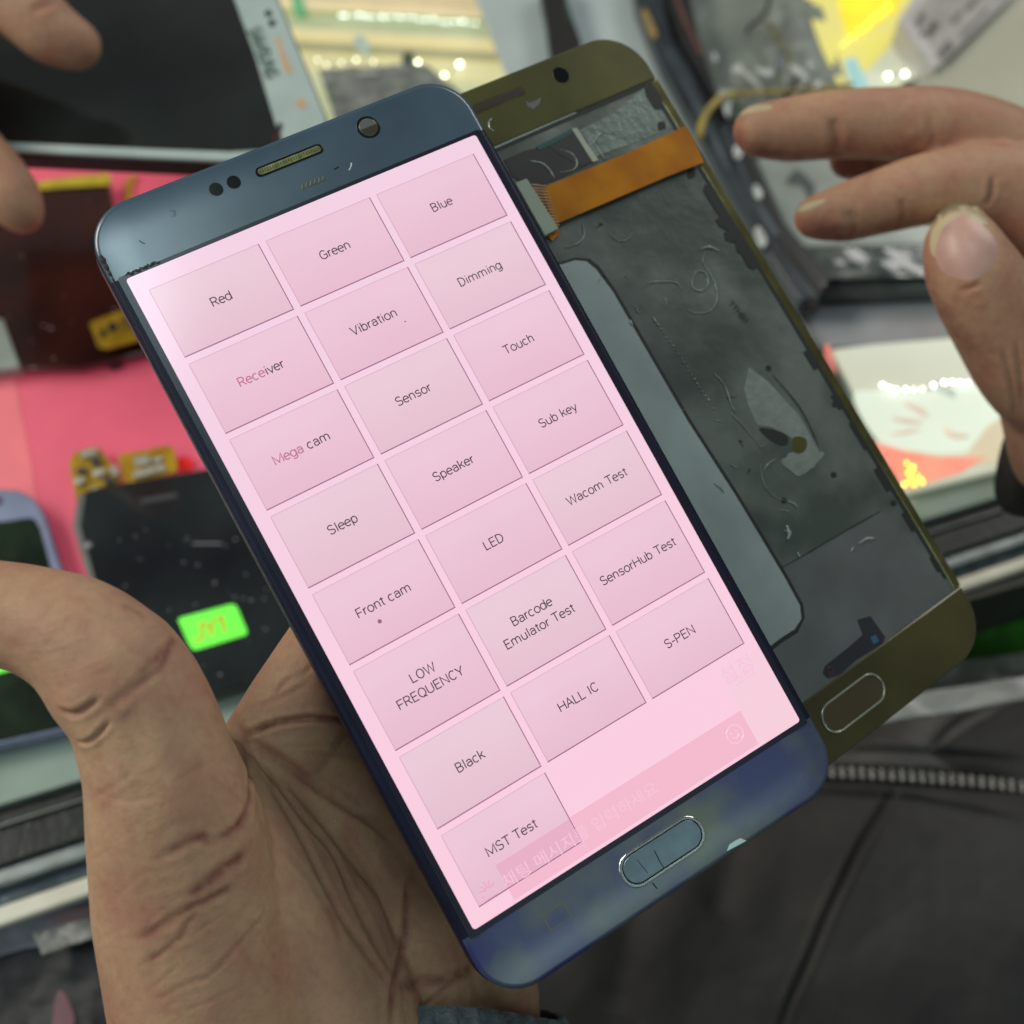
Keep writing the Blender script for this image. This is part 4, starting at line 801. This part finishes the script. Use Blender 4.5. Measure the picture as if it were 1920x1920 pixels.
def patch(name, corners, z0, amp, sc, m, T, n=60, th=.08, fun=None, creases=(), seed=0, label=None):
    """crumpled sheet stretched between four seen corners"""
    from mathutils import noise
    a, b, c, d = [U(x, y, z0) for x, y in corners]; V = []; F = []
    for j in range(n+1):
        for i in range(n+1):
            s_, t_ = i/n, j/n; p = (a*(1-s_)+b*s_)*(1-t_)+(d*(1-s_)+c*s_)*t_
            q = Vector((p.x*sc, p.y*sc, seed*7.3)); h = noise.fractal(q, 1.0, 2.2, 4)*amp+abs(noise.noise(q*1.7))*amp*.8
            if fun: h += fun(s_, t_, p)
            p.z += h; V.append(p)
    for j in range(n):
        for i in range(n): F.append([j*(n+1)+i, j*(n+1)+i+1, (j+1)*(n+1)+i+1, (j+1)*(n+1)+i])
    if creases:
        co = np.array([tuple(v) for v in V]); bv = BVHTree.FromPolygons(V, F); dp, tn = carve(co, bv, creases)
        for v, h in zip(V, dp): v.z += h
    o = mesh(name, V, F, m, T, smooth=True, label=label)
    md = o.modifiers.new('s', 'SOLIDIFY'); md.thickness = th*S; md.offset = -1
    if creases:
        at = o.data.attributes.new('tint', 'FLOAT', 'POINT'); at.data.foreach_set('value', tn)
    return o
m_pouch = mat('grey film', (.15, .16, .15), .22, 0, vs=1.5, col2=(.30, .31, .29), coat=.3)
patch('film', [(598, 133), (800, 122), (905, 215), (640, 262)], .6, .10, .8, m_pouch, T)
slab('label_strip', [(672, 136), (708, 134), (710, 138), (674, 140)], 1.05, .02, mat('pale strip', (.55, .55, .48), .4), T, 0)
# ------------------------------------------------------------------ top: white board, pen tip, stacked dark frames
T = Thing('white_board', 'pale grey board lying behind the gold housing', 'board', U(1050, 60))
slab('board', [(872, -60), (1180, -60), (1188, 0), (1215, 80), (1268, 180), (1330, 290), (1400, 415), (1480, 560), (1560, 700), (1250, 760), (985, 225)], .9, .4, mat('pale grey green plastic', (.46, .52, .52), .35, var=.06, vs=.2, coat=.2), T, .05)
T = Thing('tweezers', 'black pointed tool tip resting on the pale board at the top', 'tool', U(1050, 40, 1.5))
PX = [(1014, -40), (1052, -40), (1066, 10), (1082, 55), (1090, 85), (1070, 115), (1040, 130), (1030, 80), (1024, 30)]
slab('tip', PX, 1.9, .7, mat('black rubber grip', (.012, .010, .010), .45), T, .2, True)
slab('tip_insert', [(1058, -5), (1064, 10), (1072, 40), (1066, 44), (1058, 15)], 1.93, .05, mat('dark green insert', (.02, .05, .035), .4), T, .01)
def frame_(label, L_, R_, zt, m, extra=None):
    T = Thing('phone_case', label, 'phone case', U(*L_[0], zt), group=None)
    slab('shell', L_+R_[::-1], zt, .8, m, T, .12); return T
m_fr = mat('black blue frame', (.014, .017, .022), .25, .2, vs=.4, col2=(.04, .05, .06), coat=.3)
m_fr2 = mat('steel grey frame', (.10, .12, .135), .25, .5, vs=.5, var=.3)
T = frame_('dark blue phone case with an orange slot, nearest the pale board', [(1184, -60), (1192, 0), (1216, 60), (1241, 119), (1319, 257), (1358, 337), (1390, 400), (1443, 480), (1500, 565)], [(1228, -60), (1240, 0), (1262, 70), (1290, 119), (1345, 220), (1384, 320), (1420, 390), (1475, 470), (1540, 560)], 1.9, m_fr)
slab('orange_slot', [(1203, 20), (1212, 18), (1222, 38), (1232, 60), (1228, 72), (1220, 66), (1210, 42)], 1.93, .05, mat('amber slot', (.30, .20, .06), .4, var=.3, vs=4), T, .01, True)
slab('steel_edge', [(1246, 90), (1254, 90), (1330, 225), (1372, 320), (1362, 318), (1318, 235)], 1.92, .05, m_fr2, T, .01)
T = frame_('black phone case with a dull red stripe beside the plastic bag', [(1236, -60), (1246, 0), (1268, 70), (1330, 180), (1384, 320), (1446, 430), (1535, 560)], [(1284, -60), (1296, 0), (1312, 70), (1345, 170), (1410, 300), (1460, 400), (1560, 520)], 1.6, mat('near black frame', (.010, .009, .010), .25, coat=.3, var=.4))
slab('red_stripe', [(1262, -10), (1272, -10), (1290, 40), (1318, 100), (1312, 104), (1284, 50)], 1.63, .04, mat('dull red brown', (.11, .04, .03), .4), T, .01)
slab('steel_edge', [(1350, 235), (1358, 232), (1420, 370), (1462, 440), (1452, 442), (1408, 375)], 1.63, .04, m_fr2, T, .01)
# ------------------------------------------------------------------ clear bag with wires
m_film = mat('cloudy bag film', (.13, .15, .13), .3, 0, vs=.4, col2=(.24, .26, .22), coat=.3, bump=.08)
T = Thing('plastic_bag', 'cloudy grey plastic bag of small cables left of the yellow packet', 'plastic bag', U(1430, 90))
patch('film', [(1270, -40), (1520, -40), (1600, 200), (1345, 230)], .35, .07, .5, m_film, T, seed=3)
def cable(label, pts, r, m, z=1.1, name='cable', cat='cable'):
    T = Thing(name, label, cat, U(*pts[0], z)); mesh('wire', *tube(spline([U(x, y, z+.1*math.sin(i)) for i, (x, y) in enumerate(pts)], 8), r, 8), m, T, smooth=True)
m_yel = mat('yellow cable', (.36, .26, .03), .35, var=.3, vs=2)
cable('yellow ribbon cable loop beside the gold housing edge', [(1312, 258), (1316, 232), (1330, 205), (1352, 184), (1378, 176)], .13, m_yel, 2.2)
cable('thin yellow cable running to the hand', [(1378, 176), (1420, 174), (1480, 172), (1560, 165), (1600, 158)], .09, m_yel, 1.1)
cable('black wire bent across the bag', [(1400, 60), (1412, 45), (1430, 32), (1440, 10), (1446, -20)], .09, m_dark)
cable('olive braided wire at the middle of the bag', [(1440, 45), (1455, 62), (1466, 85), (1478, 105), (1484, 125)], .13, mat('olive wire', (.13, .12, .06), .4, var=.4, vs=4))
cable('grey wire end near the fingertip', [(1378, 130), (1395, 138), (1412, 150), (1425, 170), (1428, 185)], .12, mat('pale grey wire', (.42, .43, .40), .3))
m_wht = mat('pale highlights and clip', (.50, .53, .50), .25, .1, var=.3, vs=3)
T = Thing('cable_clips', 'black and white clips in the bag above the fingertip', 'clips', U(1490, 150))
for PX, m in (([(1470, 178), (1488, 145), (1500, 140), (1484, 180)], m_dark), ([(1498, 178), (1516, 152), (1526, 155), (1510, 182)], m_dark), ([(1455, 90), (1468, 92), (1470, 130), (1456, 135)], mat('slate clip', (.12, .14, .15), .4)), ([(1480, 118), (1500, 126), (1522, 150), (1510, 148), (1490, 134)], m_wht)): slab('clip', PX, 1.2, .2, m, T, .03)
T = Thing('film_highlights', 'painted white highlights around the fingertip beside the dark frames', 'painted highlights', U(1360, 190))  # highlights of the crumpled film, laid in as pale flakes
for PX in ([(1346, 175), (1358, 168), (1378, 172), (1372, 188), (1366, 215), (1360, 212), (1354, 190)], [(1373, 128), (1384, 118), (1394, 122), (1388, 134), (1376, 138)], [(1418, 125), (1432, 128), (1450, 128), (1448, 140), (1436, 142), (1420, 132)], [(1376, 276), (1384, 272), (1392, 285), (1386, 296), (1378, 292)], [(1412, 350), (1420, 346), (1430, 362), (1425, 372), (1417, 366)], [(1415, 430), (1425, 425), (1438, 448), (1432, 462), (1420, 452)], [(1336, 100), (1342, 98), (1345, 112), (1340, 115)]):
    slab('fleck', PX, 2.1, .08, m_wht, T, .02, True, n=3)
# ------------------------------------------------------------------ yellow packet, carton, beige box
T = Thing('yellow_packet', 'bright yellow lit packet at the top right', 'packet', U(1600, 60))
slab('packet', [(1478, -60), (1505, -10), (1540, 90), (1575, 168), (1640, 120), (1700, 48), (1760, -60)], .45, .3, mat('yellow wrapping', (.60, .53, .20), .45, 0, vs=.35, col2=(.66, .60, .10), emit=(.46, .40, .10), es=.75), T, .06)  # light on the wrapping is put in as emission
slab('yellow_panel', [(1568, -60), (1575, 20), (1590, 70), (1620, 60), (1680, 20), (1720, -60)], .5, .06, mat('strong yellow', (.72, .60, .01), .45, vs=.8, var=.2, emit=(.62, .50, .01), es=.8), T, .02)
leds('yellow leds', 'string of yellow led points on the yellow packet', [(1580+k*9.5+random.uniform(-2, 2), 82-k*7.6+random.uniform(-3, 3)) for k in range(10)], .045, 'ffe21e', 6)
T = Thing('cream_tray', 'pale lit cream tray between the yellow packet and the white carton', 'tray', U(1660, 130))
slab('tray', [(1560, 150), (1640, 95), (1700, 40), (1770, 150), (1690, 215), (1590, 215)], .42, .3, mat('lit cream tray', (.52, .53, .42), .5, vs=.5, emit=(.48, .49, .36), es=.6), T, .04)  # tray's lit look comes from added emission
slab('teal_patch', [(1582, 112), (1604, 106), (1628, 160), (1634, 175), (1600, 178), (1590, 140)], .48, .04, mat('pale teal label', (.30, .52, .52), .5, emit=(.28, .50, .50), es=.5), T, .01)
leds('carton leds', 'two white led points above the right hand', [(1665, 142), (1697, 138)], .07, 'f8ffe8', 8)
slab('dark_clip', [(1688, 155), (1710, 148), (1728, 148), (1726, 162), (1700, 168)], .6, .1, mat('dark brown clip', (.05, .04, .035), .5), T, .02)
T = Thing('white_carton', 'white carton with a grey printed barcode label at the top right', 'carton', U(1780, 40, 3))
slab('carton', [(1685, 36), (1748, -60), (1990, -120), (1890, 0), (1752, 130)], 1.8, 1.2, mat('lavender white card', (.50, .47, .46), .5, var=.06), T, .04)
slab('printed_label', [(1706, 34), (1765, -40), (1960, -110), (1884, 0), (1770, 116)], 1.82, .02, mat('greyish label', (.34, .315, .295), .5, vs=1.2, var=.12), T, 0)
mb = mat('faded print', (.13, .115, .10), .5)
for PX in ([(1716, 46), (1730, 22), (1738, 26), (1724, 52)], [(1732, 62), (1748, 36), (1764, 46), (1746, 72)], [(1742, 60), (1754, 40), (1758, 44), (1746, 64)], [(1756, 104), (1776, 74), (1788, 82), (1768, 110)], [(1778, 96), (1784, 84), (1788, 86), (1782, 100)], [(1724, 66), (1729, 58), (1734, 62), (1730, 70)], [(1782, 40), (1800, 18), (1806, 22), (1788, 46)], [(1808, 16), (1836, -16), (1842, -10), (1816, 22)], [(1800, 66), (1850, 14), (1853, 18), (1804, 71)]):
    slab('barcode_bar' if PX[0][0] < 1780 else 'print_line', PX, 1.84, .02, mb, T, 0)
T = Thing('beige_box', 'plain beige box at the right picture edge above the right hand', 'box', U(1850, 150))
slab('lid', [(1772, 118), (1896, -8), (2100, -180), (2150, 330), (1690, 225), (1700, 165)], 1.5, 1.2, mat('beige card', (.40, .385, .29), .5, vs=.15, var=.1), T, .05)
slab('edge_tape', [(1880, 6), (1905, -25), (1912, -22), (1890, 8), (1778, 122), (1774, 118)], 1.52, .02, mat('dark olive seam', (.10, .10, .07), .5), T, 0)
# ------------------------------------------------------------------ right: bagged phone, tables, lit pack
T = Thing('bagged_phone', 'dark framed phone wrapped in clear film under the right hand', 'smartphone', U(1580, 400))
slab('frame', [(1385, 290), (1440, 270), (1900, 240), (1920, 520), (1760, 538), (1540, 548), (1495, 538), (1470, 505)], 1.2, .9, mat('green black frame', (.016, .022, .022), .25, vs=.5, col2=(.045, .055, .055), coat=.5), T, .25)
slab('back_panel', [(1418, 300), (1450, 285), (1900, 255), (1905, 455), (1500, 462), (1482, 445)], 1.23, .1, mat('grey green panel', (.24, .27, .24), .35, vs=.5, var=.2, coat=.2), T, .05)
slab('printed_mark', [(1474, 340), (1492, 318), (1512, 330), (1528, 352), (1518, 372), (1502, 348), (1486, 346)], 1.25, .02, mat('dark mark', (.04, .05, .05), .4), T, 0, True)
patch('film', [(1462, 468), (1905, 460), (1930, 515), (1500, 525)], 1.40, .05, .7, mat('dark clear film', (.035, .045, .043), .2, vs=1.5, col2=(.08, .095, .09), coat=.15), T, 40, .03, seed=5)
T = Thing('grey_sheet', 'smooth grey lilac sheet between the bagged phone and the lit pack', 'sheet', U(1700, 590))
slab('sheet', [(1440, 520), (1960, 500), (1960, 640), (1535, 650)], .3, .2, mat('grey lilac card', (.30, .31, .33), .4, vs=.5, col2=(.25, .235, .24)), T, .03)
m_lit = mat('lit pale film', (.50, .52, .43), .35, 0, vs=.25, var=.06, emit=(.60, .62, .48), es=.5)  # backlight of the pack is put in as emission, here and below
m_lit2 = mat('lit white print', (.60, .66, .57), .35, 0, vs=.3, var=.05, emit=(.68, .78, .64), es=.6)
T = Thing('lit_pack', 'pale glowing pack with red corner and faint pink strokes at the right', 'pack', U(1700, 780))
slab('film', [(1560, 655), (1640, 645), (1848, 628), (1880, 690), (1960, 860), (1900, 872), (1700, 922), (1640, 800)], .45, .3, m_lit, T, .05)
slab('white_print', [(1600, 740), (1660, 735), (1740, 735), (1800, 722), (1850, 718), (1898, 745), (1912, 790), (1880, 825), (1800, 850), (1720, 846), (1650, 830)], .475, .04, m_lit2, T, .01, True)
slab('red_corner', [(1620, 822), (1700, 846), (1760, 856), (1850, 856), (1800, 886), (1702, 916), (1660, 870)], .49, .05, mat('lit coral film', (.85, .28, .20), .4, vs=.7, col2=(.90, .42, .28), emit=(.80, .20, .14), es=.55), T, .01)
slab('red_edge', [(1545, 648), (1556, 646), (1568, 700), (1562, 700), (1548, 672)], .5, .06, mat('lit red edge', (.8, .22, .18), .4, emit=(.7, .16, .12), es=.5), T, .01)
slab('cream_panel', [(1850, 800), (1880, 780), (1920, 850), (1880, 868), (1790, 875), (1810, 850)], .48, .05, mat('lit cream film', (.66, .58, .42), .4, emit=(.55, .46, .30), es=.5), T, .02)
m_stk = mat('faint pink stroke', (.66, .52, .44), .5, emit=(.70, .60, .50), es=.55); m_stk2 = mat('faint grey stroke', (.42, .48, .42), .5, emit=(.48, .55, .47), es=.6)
def stroke(name, pts, r, m): mesh(name, *tube(spline([U(x, y, .46) for x, y in pts], 6), lambda t: r*(.5+math.sin(3.1416*t)*.5), 6), m, T, smooth=True)
stroke('printed_stroke', [(1695, 755), (1720, 768), (1740, 780)], .14, m_stk); stroke('printed_stroke', [(1672, 785), (1705, 790), (1728, 792)], .12, m_stk); stroke('printed_stroke', [(1670, 815), (1700, 810), (1725, 806)], .09, m_stk)
stroke('printed_stroke', [(1768, 802), (1785, 816), (1815, 818)], .14, m_stk); stroke('printed_stroke', [(1755, 728), (1775, 733), (1790, 744)], .16, m_stk2)
leds('pack leds', 'curved string of white led points across the lit pack', [(1655, 722), (1668, 728), (1680, 731), (1698, 730), (1714, 730), (1730, 729), (1750, 722), (1770, 717), (1785, 716), (1800, 717), (1815, 717), (1830, 714), (1846, 706), (1852, 694), (1853, 680), (1850, 662), (1838, 636)], .04, 'ffffff', 8, z=.62)
leds('gold leds', 'cluster of yellow led points at the red corner of the lit pack', [(1700, 868), (1712, 876), (1704, 886), (1718, 890), (1726, 898), (1708, 900), (1696, 908), (1714, 908), (1730, 904)], .05, 'ffd800', 6, z=.66)
# ------------------------------------------------------------------ below the counter
T = Thing('striped_pack', 'glossy pink and cream striped pack under the counter edge at the right', 'pack', U(1830, 1050, -2))
for i, (y0, y1, c) in enumerate(((985, 1006, (.62, .66, .66)), (1006, 1022, (.40, .27, .25)), (1022, 1040, (.52, .55, .46)), (1040, 1062, (.50, .30, .26)), (1062, 1108, (.45, .38, .31)))):
    dx = 50; slab('stripe', [(1560, y0+88), (1980, y0-35), (1980, y1-35), (1560, y1+88)], -3.2-.1*i, .3, mat('stripe tone', c, .3, var=.12, vs=.7, coat=.3), T, .06)
T = Thing('dark_floor_mat', 'dark maroon mat far below the counter at the right', 'mat', U(1850, 1120, -14))
slab('mat', [(1200, 1000), (2300, 900), (2300, 1500), (1200, 1500)], -14, .5, mat('maroon black cloth', (.022, .010, .010), .7), T)
T = Thing('green_cloth', 'bright green cloth strip beside the gold housing corner', 'cloth', U(1870, 1160, -9))
patch('cloth', [(1780, 1142), (1990, 1128), (1990, 1235), (1780, 1240)], -8.6, .25, .5, mat('grass green cloth', (.035, .22, .012), .7, vs=1, var=.3), T, 30, seed=2)
T = Thing('white_bag', 'crumpled grey white plastic bag below the gold housing corner', 'plastic bag', U(1850, 1240, -6))
patch('film', [(1660, 1262), (2000, 1212), (2020, 1350), (1560, 1400)], -6.6, .6, .35, mat('grey white bag film', (.36, .39, .36), .35, vs=.5, col2=(.48, .50, .46), coat=.3), T, 70, seed=9)
T = Thing('printed_bag', 'bluish white plastic bag with pink spots below the counter rail at the left', 'plastic bag', U(80, 1710, -4))
patch('film', [(-120, 1670), (330, 1550), (330, 1800), (-120, 1900)], -3.4, .2, .4, mat('bluish white bag', (.70, .78, .92), .3, vs=.5, col2=(.80, .86, .95), coat=.3), T, 60, seed=4)
for PX in ([(45, 1690), (100, 1662), (115, 1670), (108, 1688), (60, 1705), (38, 1708)], [(85, 1725), (130, 1706), (175, 1700), (180, 1716), (120, 1732)]): slab('pink_spot', PX, -2.9, .1, mat('pale pink print', (.66, .46, .50), .4, var=.08), T, .02, True)
cloth_m = mat('black padded cloth', (.010, .010, .012), .6, 0, vs=.6, col2=(.026, .026, .030), bump=.5, bs=3)
T = Thing('black_cloth', 'black crumpled cloth with pale scraps in the lower left corner', 'cloth', U(100, 1850, -4))
patch('cloth', [(-200, 1840), (420, 1695), (500, 2050), (-200, 2100)], -2.5, .4, .3, cloth_m, T, 80, seed=6)
patch('pale_lining', [(66, 1748), (200, 1712), (200, 1752), (80, 1790)], -1.5, .2, .9, mat('grey lining', (.22, .225, .215), .5, vs=2, var=.4), T, 30, seed=8)
m_rs = mat('dull pink print', (.16, .07, .085), .6)
slab('pink_print', [(105, 1865), (118, 1858), (135, 1892), (140, 1915), (128, 1930), (100, 1935), (98, 1910)], -1.5, .1, m_rs, T, .02, True)
# ------------------------------------------------------------------ jacket
m_jk = bpy.data.materials.new('charcoal jacket'); m_jk = mat('charcoal jacket cloth', (.026, .024, .024), .6, 0, vs=.25, col2=(.046, .042, .040), bump=.6, bs=18, spec=.3)
n = m_jk.node_tree.nodes; L = m_jk.node_tree.links
T = Thing('jacket', 'charcoal jacket with a silver zip filling the lower right', 'jacket', U(1500, 1650, -4))
def jf(s_, t_, p):
    return 2.6*math.exp(-((t_-.50)/.36)**2)*(.6+.4*s_)-1.8*t_*t_+.5*math.sin(s_*5+t_*3)*.35
seams = [([(1905, 1302), (1850, 1322), (1790, 1355), (1760, 1385), (1742, 1408)], .10, .28, 1), ([(1570, 1406), (1650, 1405), (1740, 1410), (1830, 1415), (1930, 1425)], .10, .22, .8),
         ([(1530, 1436), (1600, 1438), (1700, 1446), (1800, 1452), (1930, 1462)], .13, .30, 1), ([(1500, 1476), (1600, 1488), (1700, 1495), (1800, 1512), (1930, 1540)], .10, .20, .7),
         ([(1682, 1478), (1655, 1515), (1620, 1570), (1585, 1640), (1548, 1720), (1515, 1800), (1480, 1880), (1455, 1960)], .10, .24, 1), ([(1420, 1500), (1380, 1600), (1340, 1720)], .5, .25, 0), ([(1200, 1650), (1180, 1750), (1150, 1900)], .6, .3, 0)]
jk = patch('cloth', [(1050, 1330), (2150, 1268), (2200, 2150), (800, 2150)], -5.2, .35, .16, m_jk, T, 260, .3, jf, seams, seed=11)
patch('highlight_flap', [(1540, 1330), (1990, 1258), (1990, 1300), (1560, 1372)], -2.0, .25, .3, mat('pale edge highlight', (.26, .26, .25), .45, vs=.4, var=.2, coat=.2), T, 50, .15, seed=12)  # pale strip laid in as the jacket's top edge highlight
jk.data.materials.append(mat('lit grey brown jacket cloth', (.070, .064, .060), .5, 0, vs=.3, col2=(.12, .112, .105), bump=.3, bs=2.2, spec=.4))  # paler copy of the cloth paints the top light above the zip
CI = CAM.inverted()
for p in jk.data.polygons:
    c = CI @ (T.M @ (Vector(p.center)/S)); x = 960+FPX*c.x/-c.z; y = 960-FPX*c.y/-c.z
    if y < 1440+(x-1520)*.055 and not (x > 1742 and y > 1290 and (x-1740)*.62 > abs(1412-y)*1.0): p.material_index = 1
jb = BVHTree.FromPolygons([T.M @ (v.co/S) for v in jk.data.vertices], [tuple(p.vertices) for p in jk.data.polygons])
def onj(x, y, up=.05):
    h, nn, i, d = jb.ray_cast(CAM.translation, ray(x, y).normalized()); return (h+Vector((0, 0, up))) if h is not None else U(x, y, -3)
zp = [(1520, 1450), (1600, 1453), (1680, 1457), (1760, 1463), (1840, 1470), (1935, 1482)]
zl = spline([onj(x, y, .02) for x, y in zp], 30)
mesh('zip_tape', *tube(zl, .22, 8), mat('grey brown zip tape', (.022, .02, .02), .7), T, smooth=True); zt = T.o.children[-1]
m_zip = mat('pale metal zip teeth', (.36, .345, .33), .3, .6, var=.2, vs=4)
V = []; acc = 0; last = zl[0]; k = 0
for p in zl[1:]:
    acc += (p-last).length
    if acc > .30:
        acc = 0; k += 1; d = (p-last).normalized(); sd_ = Vector((-d.y, d.x, 0))
        V.append(sphere(p+Vector((0, 0, .19))+sd_*.095, .105, 8, (.85, 1.25, .9))); V.append(sphere(p+Vector((0, 0, .19))-sd_*.095, .105, 8, (.85, 1.25, .9)))
    last = p
mesh('zip_teeth', *merge(V), m_zip, T, smooth=True)
# floor far below
fl = mesh('floor', *prism([tuple(U(x, y, -70))[:2] for x, y in ((-2500, -400), (4500, -400), (4500, 4000), (-2500, 4000))], -70, -71), mat('dark shop floor', (.05, .048, .045), .5, vs=.05), None)
fl['kind'] = 'structure'
